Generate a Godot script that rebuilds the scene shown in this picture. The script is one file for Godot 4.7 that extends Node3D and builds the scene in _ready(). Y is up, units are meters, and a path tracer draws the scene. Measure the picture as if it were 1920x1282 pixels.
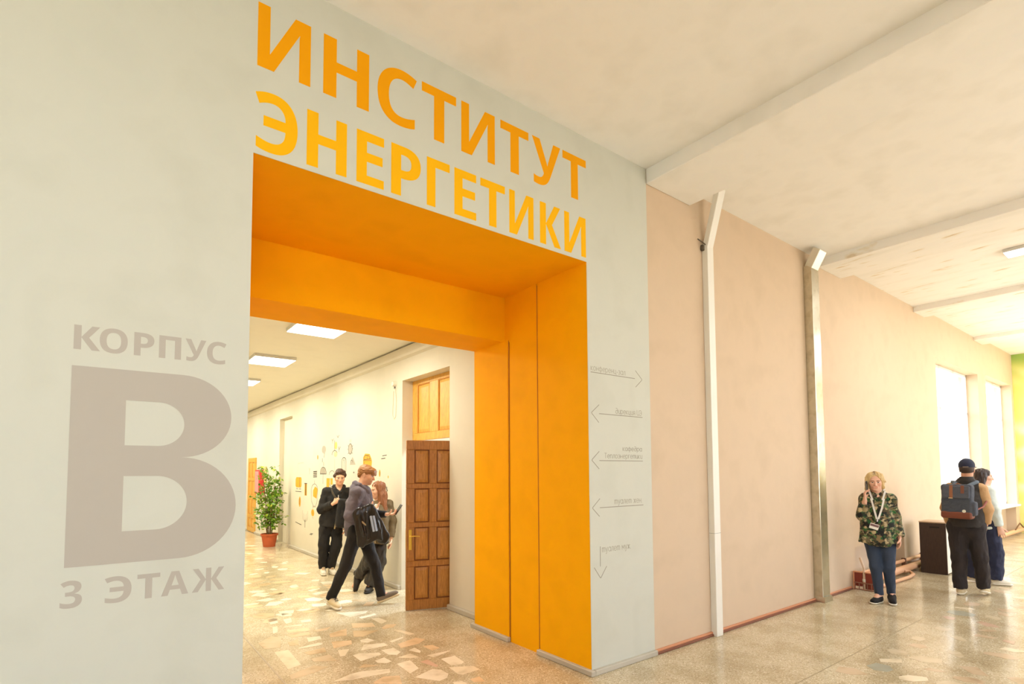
extends Node3D

# ---------------------------------------------------------------- camera, sky, lights, exposure
func set_view() -> void:
	var cam := Camera3D.new()
	cam.name = "camera"
	cam.projection = Camera3D.PROJECTION_FRUSTUM
	cam.near = 0.05
	cam.far = 200.0
	var focal := 1005.0          # pixels of the 1920 x 1282 frame
	cam.size = cam.near * 1282.0 / focal
	cam.frustum_offset = Vector2(0.0, cam.near * 189.0 / focal)
	var yaw := deg_to_rad(-37.42)
	var pitch := deg_to_rad(3.10)
	var roll := deg_to_rad(-0.31)
	var fwd := Vector3(-sin(yaw) * cos(pitch), sin(pitch), -cos(yaw) * cos(pitch))
	var side := Vector3(cos(yaw), 0, -sin(yaw))
	var up := side.cross(fwd)
	var side2 := side * cos(roll) + up * sin(roll)
	var up2 := up * cos(roll) - side * sin(roll)
	cam.transform = Transform3D(Basis(side2, up2, -fwd), Vector3(-0.614, 1.65, 3.133))
	add_child(cam)
	cam.current = true

	var env := Environment.new()
	env.background_mode = Environment.BG_SKY
	var sky := Sky.new()
	var sm := ProceduralSkyMaterial.new()
	sm.sky_top_color = Color(0.86, 0.92, 1.0)
	sm.sky_horizon_color = Color(0.96, 0.98, 1.0)
	sm.ground_horizon_color = Color(0.96, 0.96, 0.94)
	sm.ground_bottom_color = Color(0.93, 0.92, 0.88)
	sky.sky_material = sm
	env.sky = sky
	env.background_energy_multiplier = SKY
	env.tonemap_mode = Environment.TONE_MAPPER_LINEAR
	env.tonemap_exposure = EXPOSURE
	env.sdfgi_enabled = true
	env.ssao_enabled = true
	env.ssil_enabled = true
	var we := WorldEnvironment.new()
	we.name = "world_environment"
	we.environment = env
	add_child(we)

const SKY := 4.8
const EXPOSURE := 1.76
const HALL_LAMP := 2.2
const CORRIDOR_LAMP := 3.3
const HALL_TINT := Color(0.96, 0.985, 1.0)
const CORRIDOR_TINT := Color(1.0, 0.985, 0.92)

func _ready() -> void:
	set_view()
	make_materials()
	make_lamps()
	make_shell()
	make_lettering()
	make_trunking()
	make_pipes()
	make_cabinet()
	make_doors()
	make_plant()
	make_doodles()
	make_people()

# ---------------------------------------------------------------- small helpers
var taken := {}
var mats := {}
var tex := {}

static func V(x: float, y: float, z: float) -> Vector3:
	return Vector3(x, y, z)

static func lin(r: int, g: int, b: int) -> Color:
	return Color8(r, g, b).srgb_to_linear()

func numbered(called: String) -> String:
	if not taken.has(called):
		taken[called] = 0
		return called
	taken[called] += 1
	return "%s_%03d" % [called, taken[called]]

func tag(o: Node, label := "", category := "", group := "", kind := "") -> Node:
	if label: o.set_meta("label", label)
	if category: o.set_meta("category", category)
	if group: o.set_meta("group", group)
	if kind: o.set_meta("kind", kind)
	return o

func thing(called: String, label: String, category: String, at := Vector3.ZERO, turn := 0.0, group := "") -> Node3D:
	var o := Node3D.new()
	o.name = numbered(called)
	o.position = at
	o.rotation.y = turn
	tag(o, label, category, group)
	add_child(o)
	return o

func obj(called: String, mesh: Mesh, m: Material, parent: Node = self) -> MeshInstance3D:
	var o := MeshInstance3D.new()
	o.name = numbered(called) if parent == self else called
	o.mesh = mesh
	if m: o.material_override = m
	parent.add_child(o, true)
	return o

func struct(called: String, mesh: Mesh, m: Material, parent: Node = self) -> MeshInstance3D:
	var o := obj(called, mesh, m, parent)
	if parent == self: o.set_meta("kind", "structure")
	return o

func mat(color: Color, rough := 0.7, metal := 0.0) -> StandardMaterial3D:
	var m := StandardMaterial3D.new()
	m.albedo_color = color
	m.roughness = rough
	m.metallic = metal
	return m

func noise_tex(key: String, freq: float, stops: Array, size := 512, oct := 4, kind := FastNoiseLite.TYPE_SIMPLEX_SMOOTH) -> NoiseTexture2D:
	if tex.has(key): return tex[key]
	var t := NoiseTexture2D.new()
	t.width = size
	t.height = size
	t.seamless = true
	var n := FastNoiseLite.new()
	n.noise_type = kind
	n.seed = hash(key) % 1000
	n.frequency = freq
	n.fractal_octaves = oct
	t.noise = n
	if stops:
		var g := Gradient.new()
		g.offsets = PackedFloat32Array(stops[0])
		g.colors = PackedColorArray(stops[1])
		t.color_ramp = g
	tex[key] = t
	return t

func tri(m: StandardMaterial3D, scale: float, world := true) -> StandardMaterial3D:
	m.uv1_triplanar = true
	m.uv1_world_triplanar = world
	m.uv1_scale = Vector3.ONE * scale
	return m

func plaster(color: Color, vary := 0.03, rough := 0.75, relief := 0.07, scale := 0.5) -> StandardMaterial3D:
	var m := mat(color, rough)
	m.albedo_texture = noise_tex("mottle%d" % int(vary * 1000), 0.006, [[0.0, 0.5, 1.0], [Color(1 - vary, 1 - vary, 1 - vary * 1.2), Color(1, 1, 1), Color(1 - vary * 0.5, 1 - vary * 0.4, 1 - vary * 0.3)]])
	m.heightmap_enabled = true
	m.heightmap_texture = noise_tex("plaster", 0.03, [])
	m.heightmap_scale = relief
	return tri(m, scale)

# ---------------------------------------------------------------- mesh builder
class MB:
	var v := PackedVector3Array()
	var n := PackedVector3Array()
	var c := PackedColorArray()
	var idx := PackedInt32Array()
	var col := Color.WHITE

	func tri3(a: Vector3, b: Vector3, d: Vector3) -> void:   # counter-clockwise seen from outside
		var nn := (b - a).cross(d - a).normalized()
		var k := v.size()
		v.append_array([a, b, d])
		n.append_array([nn, nn, nn])
		c.append_array([col, col, col])
		idx.append_array([k, k + 2, k + 1])

	func quad(a: Vector3, b: Vector3, d: Vector3, e: Vector3) -> void:
		var nn := (d - a).cross(e - b).normalized()
		var k := v.size()
		v.append_array([a, b, d, e])
		n.append_array([nn, nn, nn, nn])
		c.append_array([col, col, col, col])
		idx.append_array([k, k + 2, k + 1, k, k + 3, k + 2])

	func box(ctr: Vector3, size: Vector3, bev := 0.0, bs := Basis.IDENTITY) -> MB:
		var h := size * 0.5
		var e := minf(bev, minf(h.x, minf(h.y, h.z)) * 0.9)
		var i := h - Vector3.ONE * e
		for ax in 3:
			var u := (ax + 1) % 3
			var w := (ax + 2) % 3
			for s in [-1.0, 1.0]:
				var q: Array[Vector3] = []
				for k in [[-1, -1], [1, -1], [1, 1], [-1, 1]]:
					var p := Vector3.ZERO
					p[ax] = s * h[ax]
					p[u] = k[0] * i[u] * s
					p[w] = k[1] * i[w]
					q.append(ctr + bs * p)
				quad(q[0], q[1], q[2], q[3])
		if e > 0.0:
			for ax in 3:
				var u := (ax + 1) % 3
				var w := (ax + 2) % 3
				for su in [-1.0, 1.0]:
					for sw in [-1.0, 1.0]:
						var q: Array[Vector3] = []
						for k in [[0, -1], [0, 1], [1, 1], [1, -1]]:
							var p := Vector3.ZERO
							p[ax] = k[1] * i[ax]
							p[u] = su * (h[u] if k[0] == 0 else i[u])
							p[w] = sw * (i[w] if k[0] == 0 else h[w])
							q.append(ctr + bs * p)
						if su * sw > 0: quad(q[0], q[3], q[2], q[1])
						else: quad(q[0], q[1], q[2], q[3])
			for sx in [-1.0, 1.0]:
				for sy in [-1.0, 1.0]:
					for sz in [-1.0, 1.0]:
						var a := ctr + bs * Vector3(sx * h.x, sy * i.y, sz * i.z)
						var b := ctr + bs * Vector3(sx * i.x, sy * h.y, sz * i.z)
						var d := ctr + bs * Vector3(sx * i.x, sy * i.y, sz * h.z)
						if sx * sy * sz > 0: tri3(a, b, d)
						else: tri3(a, d, b)
		return self

	func span(x0: float, x1: float, y0: float, y1: float, z0: float, z1: float, bev := 0.0) -> MB:
		return box(Vector3((x0 + x1) / 2, (y0 + y1) / 2, (z0 + z1) / 2), Vector3(x1 - x0, y1 - y0, z1 - z0), bev)

	func prism(poly: PackedVector2Array, o: Vector3, ux: Vector3, uy: Vector3, depth: float) -> MB:
		# polygon in the plane (ux, uy), raised by depth along ux x uy
		if Geometry2D.is_polygon_clockwise(poly) : poly.reverse()
		var un := ux.cross(uy).normalized() * depth
		var ids := Geometry2D.triangulate_polygon(poly)
		var P := func(q: Vector2) -> Vector3: return o + ux * q.x + uy * q.y
		for k in range(0, ids.size(), 3):
			var a: Vector3 = P.call(poly[ids[k]])
			var b: Vector3 = P.call(poly[ids[k + 1]])
			var d: Vector3 = P.call(poly[ids[k + 2]])
			if (b - a).cross(d - a).dot(un) < 0:
				var s := b
				b = d
				d = s
			tri3(a + un, b + un, d + un)
		for k in poly.size():
			var a: Vector3 = P.call(poly[k])
			var b: Vector3 = P.call(poly[(k + 1) % poly.size()])
			var nn := (b - a).cross(un)
			if Geometry2D.is_polygon_clockwise(poly): quad(b, a, a + un, b + un)
			else: quad(a, b, b + un, a + un)
		return self

	func tube(pts: Array, r: float, seg := 8, r2 := -1.0) -> MB:
		var rings := []
		var prev := Vector3.ZERO
		for k in pts.size():
			var d: Vector3 = (pts[mini(k + 1, pts.size() - 1)] - pts[maxi(k - 1, 0)]).normalized()
			var a := prev
			if a == Vector3.ZERO: a = Vector3.UP if absf(d.y) < 0.9 else Vector3.RIGHT
			a = (a - d * a.dot(d)).normalized()
			prev = a
			var b := d.cross(a)
			var rr := r if r2 < 0 else lerpf(r, r2, float(k) / (pts.size() - 1))
			var ring := []
			for s in seg:
				var t := TAU * s / seg
				ring.append([pts[k] + (a * cos(t) + b * sin(t)) * rr, a * cos(t) + b * sin(t)])
			rings.append(ring)
		for k in rings.size() - 1:
			for s in seg:
				var s2 := (s + 1) % seg
				var q := [rings[k][s], rings[k][s2], rings[k + 1][s2], rings[k + 1][s]]
				var i := v.size()
				for z in q:
					v.append(z[0])
					n.append(z[1])
					c.append(col)
				idx.append_array([i, i + 2, i + 1, i, i + 3, i + 2])
		for e in [0, rings.size() - 1]:
			for s in range(1, seg - 1):
				if e == 0: tri3(rings[e][0][0], rings[e][s + 1][0], rings[e][s][0])
				else: tri3(rings[e][0][0], rings[e][s][0], rings[e][s + 1][0])
		return self

	func lathe(prof: Array, ctr: Vector3, seg := 24) -> MB:   # [r, y] pairs from the bottom up
		for k in prof.size() - 1:
			var p: Vector2 = prof[k]
			var q: Vector2 = prof[k + 1]
			var dn := Vector2(q.y - p.y, p.x - q.x).normalized()
			for s in seg:
				var i := v.size()
				for z in [[p, s], [p, s + 1], [q, s + 1], [q, s]]:
					var t: float = TAU * z[1] / seg
					v.append(ctr + Vector3(cos(t) * z[0].x, z[0].y, -sin(t) * z[0].x))
					n.append(Vector3(cos(t) * dn.x, dn.y, -sin(t) * dn.x))
					c.append(col)
				idx.append_array([i, i + 2, i + 1, i, i + 3, i + 2])
		return self

	func ribbon(pts: Array, w: float, o: Vector3, ux: Vector3, uy: Vector3, depth: float) -> MB:
		# a flat stroke of the given width along 2-D points
		for k in pts.size() - 1:
			var a: Vector2 = pts[k]
			var b: Vector2 = pts[k + 1]
			var d := (b - a).normalized() * w * 0.5
			var s := Vector2(-d.y, d.x)
			a -= d * 0.6
			b += d * 0.6
			prism(PackedVector2Array([a - s, b - s, b + s, a + s]), o, ux, uy, depth)
		return self

	func mesh() -> ArrayMesh:
		var m := ArrayMesh.new()
		var a := []
		a.resize(Mesh.ARRAY_MAX)
		a[Mesh.ARRAY_VERTEX] = v
		a[Mesh.ARRAY_NORMAL] = n
		a[Mesh.ARRAY_COLOR] = c
		a[Mesh.ARRAY_INDEX] = idx
		m.add_surface_from_arrays(Mesh.PRIMITIVE_TRIANGLES, a)
		return m

func span(x0: float, x1: float, y0: float, y1: float, z0: float, z1: float, bev := 0.0) -> ArrayMesh:
	return MB.new().span(x0, x1, y0, y1, z0, z1, bev).mesh()

# ---------------------------------------------------------------- implicit surfaces (bodies, clothes, soft things)
# primitive: {k: kind, a, b, ra, rb, s: blend, fl: flat direction, fs: flattening, ca, cb: cut ends, op: 0 add / 1 cut}
func cap(a: Vector3, b: Vector3, ra: float, rb: float, s := 0.03, fl := Vector3.ZERO, fs := 1.0, ca := false, cb := false, op := 0) -> Dictionary:
	return {"k": 0, "a": a, "b": b, "ra": ra, "rb": rb, "s": s, "fl": fl, "fs": fs, "ca": ca, "cb": cb, "op": op}

func ell(c: Vector3, r: Vector3, s := 0.02, bs := Basis.IDENTITY, op := 0) -> Dictionary:
	return {"k": 1, "a": c, "b": c, "ra": maxf(r.x, maxf(r.y, r.z)), "rb": 0.0, "r": r, "bs": bs.inverse(), "s": s, "op": op}

func brick_shape(c: Vector3, h: Vector3, round_: float, s := 0.01, bs := Basis.IDENTITY, op := 0) -> Dictionary:
	return {"k": 2, "a": c, "b": c, "ra": h.length() + round_, "rb": 0.0, "r": h, "rr": round_, "bs": bs.inverse(), "s": s, "op": op}

func net(prims: Array, cell: float, amp := 0.0, freq := 6.0, stretch := Vector3.ONE) -> Array:
	var lo := Vector3.ONE * 1e9
	var hi := -lo
	for q in prims:
		if q.op == 1: continue
		var rr := Vector3.ONE * maxf(q.ra, q.rb)
		lo = lo.min(q.a.min(q.b) - rr)
		hi = hi.max(q.a.max(q.b) + rr)
	lo -= Vector3.ONE * (cell * 2.5 + amp)
	hi += Vector3.ONE * (cell * 2.5 + amp)
	var nx := int(ceil((hi.x - lo.x) / cell)) + 1
	var ny := int(ceil((hi.y - lo.y) / cell)) + 1
	var nz := int(ceil((hi.z - lo.z) / cell)) + 1
	var F := PackedFloat32Array()
	F.resize(nx * ny * nz)
	F.fill(1.0)
	for q in prims:
		var mg: float = maxf(q.ra, q.rb) + q.s + cell * 2.5 + amp
		var p0: Vector3 = (q.a.min(q.b) - Vector3.ONE * mg - lo) / cell
		var p1: Vector3 = (q.a.max(q.b) + Vector3.ONE * mg - lo) / cell
		var x0 := maxi(0, int(p0.x))
		var x1 := mini(nx - 1, int(p1.x) + 1)
		var y0 := maxi(0, int(p0.y))
		var y1 := mini(ny - 1, int(p1.y) + 1)
		var z0 := maxi(0, int(p0.z))
		var z1 := mini(nz - 1, int(p1.z) + 1)
		var kind: int = q.k
		var a: Vector3 = q.a
		var ba: Vector3 = q.b - q.a
		var L := maxf(ba.length(), 1e-6)
		var inv := 1.0 / (L * L)
		var ra: float = q.ra
		var dr: float = q.rb - q.ra
		var s: float = q.s
		var cut: bool = q.op == 1
		var fl := Vector3.ZERO
		var fs := 0.0
		var ca := false
		var cb := false
		var r := Vector3.ONE
		var r2 := Vector3.ONE
		var bs := Basis.IDENTITY
		var rr := 0.0
		if kind == 0:
			fl = q.fl
			fs = q.fs - 1.0
			ca = q.ca
			cb = q.cb
		else:
			r = q.r
			r2 = r * r
			bs = q.bs
			if kind == 2: rr = q.rr
		for z in range(z0, z1 + 1):
			for y in range(y0, y1 + 1):
				var at := (z * ny + y) * nx
				for x in range(x0, x1 + 1):
					var pa := lo + Vector3(x, y, z) * cell - a
					var d := 0.0
					if kind == 0:
						var t := pa.dot(ba) * inv
						var h := clampf(t, 0.0, 1.0)
						var w := pa - ba * h
						if fs != 0.0: w += fl * (w.dot(fl) * fs)
						d = w.length() - ra - dr * h
						if ca: d = maxf(d, -t * L)
						if cb: d = maxf(d, (t - 1.0) * L)
					elif kind == 1:
						var e := bs * pa
						var k0 := (e / r).length()
						var k1 := (e / r2).length()
						d = k0 * (k0 - 1.0) / maxf(k1, 1e-5)
					else:
						var e := (bs * pa).abs() - r
						d = e.max(Vector3.ZERO).length() + minf(maxf(e.x, maxf(e.y, e.z)), 0.0) - rr
					var f := F[at + x]
					if cut:
						d = -d
						if absf(d - f) < s:
							var hh := s - absf(d - f)
							F[at + x] = maxf(d, f) + hh * hh / (4.0 * s)
						else:
							F[at + x] = maxf(d, f)
					elif absf(d - f) < s:
						var hh := s - absf(d - f)
						F[at + x] = minf(d, f) - hh * hh / (4.0 * s)
					else:
						F[at + x] = minf(d, f)
	if amp > 0.0:
		var no := FastNoiseLite.new()
		no.noise_type = FastNoiseLite.TYPE_SIMPLEX
		no.seed = 7
		no.frequency = freq
		no.fractal_octaves = 2
		var band := cell * 6.0 + amp
		for z in nz:
			for y in ny:
				var at := (z * ny + y) * nx
				for x in nx:
					var f := F[at + x]
					if f < band and f > -band:
						F[at + x] = f + amp * no.get_noise_3dv((lo + Vector3(x, y, z) * cell) * stretch)
	var vid := PackedInt32Array()
	vid.resize(nx * ny * nz)
	vid.fill(-1)
	var vs := PackedVector3Array()
	var ns := PackedVector3Array()
	var ids := PackedInt32Array()
	var sy := nx
	var sz := nx * ny
	var near := cell * 6.0
	for z in nz - 1:
		for y in ny - 1:
			var at := (z * ny + y) * nx
			for x in nx - 1:
				var i := at + x
				var f0 := F[i]
				if f0 > near or f0 < -near: continue
				var f1 := F[i + 1]
				var f2 := F[i + sy]
				var f3 := F[i + sy + 1]
				var f4 := F[i + sz]
				var f5 := F[i + sz + 1]
				var f6 := F[i + sz + sy]
				var f7 := F[i + sz + sy + 1]
				var inside := int(f0 < 0) + int(f1 < 0) + int(f2 < 0) + int(f3 < 0) + int(f4 < 0) + int(f5 < 0) + int(f6 < 0) + int(f7 < 0)
				if inside == 0 or inside == 8: continue
				var sum := Vector3.ZERO
				var cnt := 0
				if (f0 < 0) != (f1 < 0):
					sum += Vector3(f0 / (f0 - f1), 0, 0); cnt += 1
				if (f2 < 0) != (f3 < 0):
					sum += Vector3(f2 / (f2 - f3), 1, 0); cnt += 1
				if (f4 < 0) != (f5 < 0):
					sum += Vector3(f4 / (f4 - f5), 0, 1); cnt += 1
				if (f6 < 0) != (f7 < 0):
					sum += Vector3(f6 / (f6 - f7), 1, 1); cnt += 1
				if (f0 < 0) != (f2 < 0):
					sum += Vector3(0, f0 / (f0 - f2), 0); cnt += 1
				if (f1 < 0) != (f3 < 0):
					sum += Vector3(1, f1 / (f1 - f3), 0); cnt += 1
				if (f4 < 0) != (f6 < 0):
					sum += Vector3(0, f4 / (f4 - f6), 1); cnt += 1
				if (f5 < 0) != (f7 < 0):
					sum += Vector3(1, f5 / (f5 - f7), 1); cnt += 1
				if (f0 < 0) != (f4 < 0):
					sum += Vector3(0, 0, f0 / (f0 - f4)); cnt += 1
				if (f1 < 0) != (f5 < 0):
					sum += Vector3(1, 0, f1 / (f1 - f5)); cnt += 1
				if (f2 < 0) != (f6 < 0):
					sum += Vector3(0, 1, f2 / (f2 - f6)); cnt += 1
				if (f3 < 0) != (f7 < 0):
					sum += Vector3(1, 1, f3 / (f3 - f7)); cnt += 1
				vid[i] = vs.size()
				vs.append(lo + (Vector3(x, y, z) + sum / cnt) * cell)
				ns.append(Vector3(f1 + f3 + f5 + f7 - f0 - f2 - f4 - f6, f2 + f3 + f6 + f7 - f0 - f1 - f4 - f5, f4 + f5 + f6 + f7 - f0 - f1 - f2 - f3).normalized())
	for z in range(1, nz - 1):
		for y in range(1, ny - 1):
			var at := (z * ny + y) * nx
			for x in range(1, nx - 1):
				var i := at + x
				if vid[i] < 0: continue
				var b := F[i] < 0
				if b != (F[i + 1] < 0):
					_quad(ids, vid[i], vid[i - sy], vid[i - sy - sz], vid[i - sz], b)
				if b != (F[i + sy] < 0):
					_quad(ids, vid[i], vid[i - sz], vid[i - sz - 1], vid[i - 1], b)
				if b != (F[i + sz] < 0):
					_quad(ids, vid[i], vid[i - 1], vid[i - 1 - sy], vid[i - sy], b)
	return [vs, ns, ids]

func _quad(ids: PackedInt32Array, a: int, b: int, c: int, d: int, flip: bool) -> void:
	if a < 0 or b < 0 or c < 0 or d < 0: return
	if flip: ids.append_array([a, c, b, a, d, c])
	else: ids.append_array([a, b, c, a, c, d])

func add_net(am: ArrayMesh, nt: Array, m: Material, paint = null) -> ArrayMesh:
	if nt[0].is_empty(): return am
	var a := []
	a.resize(Mesh.ARRAY_MAX)
	a[Mesh.ARRAY_VERTEX] = nt[0]
	a[Mesh.ARRAY_NORMAL] = nt[1]
	a[Mesh.ARRAY_INDEX] = nt[2]
	if paint != null:
		var cs := PackedColorArray()
		cs.resize(nt[0].size())
		for k in cs.size(): cs[k] = paint.call(nt[0][k])
		a[Mesh.ARRAY_COLOR] = cs
	am.add_surface_from_arrays(Mesh.PRIMITIVE_TRIANGLES, a)
	am.surface_set_material(am.get_surface_count() - 1, m)
	return am

func blob(prims: Array, cell: float, m: Material, amp := 0.0, freq := 6.0, stretch := Vector3.ONE) -> ArrayMesh:
	return add_net(ArrayMesh.new(), net(prims, cell, amp, freq, stretch), m)


# ---------------------------------------------------------------- materials
func make_materials() -> void:
	mats.white = plaster(Color8(209, 209, 196), 0.025)
	mats.pink = plaster(Color8(215, 191, 162), 0.03)
	mats.ceiling = plaster(Color8(250, 247, 241), 0.03)
	mats.corridor = plaster(Color8(220, 212, 192), 0.02)
	mats.corridor_ceiling = plaster(Color8(236, 230, 212), 0.02)
	mats.orange = plaster(Color8(254, 181, 4), 0.03, 0.7)
	mats.orange.metallic_specular = 0.2
	mats.groove = mat(Color8(196, 122, 16), 0.7)
	mats.plinth = plaster(Color8(196, 188, 172), 0.06, 0.6)
	mats.redbrown = mat(Color8(128, 76, 52), 0.55)
	mats.stained = plaster(Color8(248, 244, 237), 0.03)
	mats.stained.detail_enabled = true
	mats.stained.detail_blend_mode = BaseMaterial3D.BLEND_MODE_MUL
	mats.stained.detail_albedo = noise_tex("stain", 0.012, [[0.0, 0.08, 0.15, 0.24, 1.0], [Color(0.86, 0.79, 0.68), Color(0.92, 0.87, 0.79), Color(0.97, 0.95, 0.91), Color.WHITE, Color.WHITE]], 512, 5)
	mats.stained.detail_uv_layer = BaseMaterial3D.DETAIL_UV_1
	mats.stained.uv1_scale = V(0.8, 0.5, 0.22)
	mats.frame = mat(Color8(245, 245, 242), 0.4)
	mats.glass = mat(Color(1, 1, 1, 0.05), 0.02)
	mats.glass.transparency = BaseMaterial3D.TRANSPARENCY_ALPHA
	mats.lettering = mat(Color8(243, 164, 6), 0.55)
	mats.lettering_low = mat(Color8(250, 186, 18), 0.6)
	mats.lettering.metallic_specular = 0.2
	mats.lettering_low.metallic_specular = 0.2
	mats.grey_paint = mat(Color8(182, 174, 162), 0.6)
	mats.sign = mat(Color8(148, 142, 126), 0.6)
	mats.sign_text = mat(Color8(164, 158, 140), 0.6)
	mats.trunk = mat(Color8(238, 234, 224), 0.45)
	mats.zinc = plaster(Color8(206, 200, 182), 0.12, 0.26, 0.02, 2.0)
	mats.zinc.metallic = 0.95
	mats.panel_side = mat(Color8(214, 212, 206), 0.5)
	# speckled terrazzo
	var im := Image.create(1024, 1024, false, Image.FORMAT_RGB8)
	var rng := RandomNumberGenerator.new()
	rng.seed = 11
	var fine := FastNoiseLite.new()
	fine.seed = 3
	fine.frequency = 0.02
	im.fill(Color8(206, 190, 158))
	for k in 26000:
		var x := rng.randi_range(0, 1019)
		var y := rng.randi_range(0, 1019)
		var u := rng.randf()
		var col := Color8(232, 219, 190) if u < 0.42 else (Color8(184, 166, 132) if u < 0.80 else (Color8(156, 138, 108) if u < 0.9 else Color8(246, 238, 216)))
		var w := rng.randi_range(2, 6)
		im.fill_rect(Rect2i(x, y, w, rng.randi_range(2, 5)), col)
	tex.terrazzo = ImageTexture.create_from_image(im)
	var t := mat(Color8(255, 255, 255), 0.20)
	t.albedo_texture = tex.terrazzo
	t.detail_enabled = true
	t.detail_blend_mode = BaseMaterial3D.BLEND_MODE_MUL
	t.detail_albedo = noise_tex("wear", 0.006, [[0.0, 0.35, 0.6, 1.0], [Color(0.88, 0.86, 0.82), Color(0.95, 0.94, 0.92), Color.WHITE, Color.WHITE]])
	t.roughness_texture = noise_tex("gloss", 0.01, [[0.0, 1.0], [Color(0.7, 0.7, 0.7), Color(1, 1, 1)]])
	mats.terrazzo = tri(t, 0.5)
	# wood with grain along its own y axis
	var wim := Image.create(256, 512, false, Image.FORMAT_RGB8)
	var wn := FastNoiseLite.new()
	wn.seed = 5
	wn.frequency = 1.0
	wn.fractal_octaves = 3
	for y in 512:
		for x in 256:
			var a := wn.get_noise_2d(x * 0.11, y * 0.006) * 0.6 + wn.get_noise_2d(x * 0.45 + 90.0, y * 0.02) * 0.4
			var g := clampf(0.88 + a * 0.20, 0.0, 1.0)
			wim.set_pixel(x, y, Color(g, g * (0.97 + 0.03 * a), g * (0.92 + 0.08 * a)))
	tex.wood = ImageTexture.create_from_image(wim)
	mats.oak = mat(Color8(196, 136, 62), 0.38)
	mats.oak.albedo_texture = tex.wood
	tri(mats.oak, 1.6, false)
	mats.oak_panel = mats.oak.duplicate()
	mats.oak_panel.albedo_color = Color8(210, 150, 70)
	mats.pine = mat(Color8(248, 196, 92), 0.42)
	mats.bead_shade_oak = mat(Color8(120, 66, 24), 0.45)  # darker than the oak: shadow lines of the panels put into the colour
	mats.bead_shade_pine = mat(Color8(206, 140, 52), 0.45)  # same painted shadow line, for the pine panels
	mats.pine.albedo_texture = tex.wood
	tri(mats.pine, 1.5, false)
	mats.brass = mat(Color8(226, 190, 84), 0.28, 0.9)
	mats.terracotta = mat(Color8(190, 92, 50), 0.7)
	mats.soil = mat(Color8(70, 52, 36), 0.95)

# ---------------------------------------------------------------- setting
func lamp_panel(called: String, label: String, ctr: Vector3, sx: float, sz: float, energy: float, tint: Color, group: String) -> void:
	var t := thing(called, label, "ceiling light", ctr, 0, group)
	obj("housing", MB.new().box(V(0, -0.022, 0), V(sx, 0.044, sz), 0.004).mesh(), mats.panel_side, t)
	var dm := mat(Color8(250, 248, 240), 0.5)
	dm.emission_enabled = true
	dm.emission = tint.lerp(Color.WHITE, 0.6)
	dm.emission_energy_multiplier = 2.2
	obj("diffuser", MB.new().box(V(0, -0.047, 0), V(sx - 0.02, 0.008, sz - 0.02), 0.002).mesh(), dm, t)
	var l := AreaLight3D.new()
	l.name = "panel_light"
	l.area_size = Vector2(sx - 0.02, sz - 0.02)
	l.position = V(0, -0.056, 0)
	l.rotation_degrees.x = -90
	l.light_color = tint
	l.light_energy = energy
	l.area_range = 30.0
	l.area_attenuation = 2.0
	l.shadow_enabled = true
	t.add_child(l)

func make_lamps() -> void:
	var g := "added long ceiling panels of the hall, out of view"  # panels out of view are added to light the hall
	lamp_panel("ceiling_panel_light", "long white ceiling panel light beyond the second beam of the hall", V(8.95, 4.56, 2.16), 0.30, 1.2, HALL_LAMP * 0.9, HALL_TINT, "")
	lamp_panel("ceiling_panel_light", "long white hall ceiling light out of view, between the first two beams", V(5.5, 4.51, 3.9), 0.30, 1.2, HALL_LAMP, HALL_TINT, g)
	lamp_panel("ceiling_panel_light", "long white hall ceiling light out of view, near the painted heading", V(1.2, 4.5, 3.9), 0.30, 1.2, HALL_LAMP, HALL_TINT, g)
	lamp_panel("ceiling_panel_light", "long white hall ceiling light out of view, by the west end wall", V(-2.4, 4.5, 3.4), 0.30, 1.2, HALL_LAMP, HALL_TINT, g)
	lamp_panel("ceiling_panel_light", "long white hall ceiling light out of view, beside the first bright window", V(13.0, 4.61, 2.6), 0.30, 1.2, HALL_LAMP * 1.8, HALL_TINT, g)
	lamp_panel("ceiling_panel_light", "long white hall ceiling light out of view, before the green and yellow mural", V(16.8, 4.68, 2.6), 0.30, 1.2, HALL_LAMP * 2.0, HALL_TINT, g)
	lamp_panel("added_room_light", "added cool square light out of view in the side room, brightening the corridor floor", V(4.2, 3.45, -3.1), 0.6, 0.6, 7.0, Color(0.86, 0.93, 1.0), "")  # added lamp, throws a cool patch through the doorway onto the corridor floor
	g = "square ceiling panels of the corridor"
	var where := ["nearest of the square corridor ceiling lights, just behind the orange lintel", "second square corridor ceiling light behind the orange lintel, casing edge visible", "third square corridor ceiling light, half hidden by the white wall edge"]
	for k in 6:
		var lab: String = where[k] if k < 3 else ["square corridor ceiling light hidden behind the white wall, over the potted plant", "square corridor ceiling light hidden behind the white wall, over the far pine door", "square corridor ceiling light hidden behind the white wall, nearest the end of the corridor"][k - 3]
		lamp_panel("corridor_panel_light", lab, V(1.445, 3.44, -3.42 - 2.36 * k), 0.60, 0.66, CORRIDOR_LAMP, CORRIDOR_TINT, g)

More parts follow.
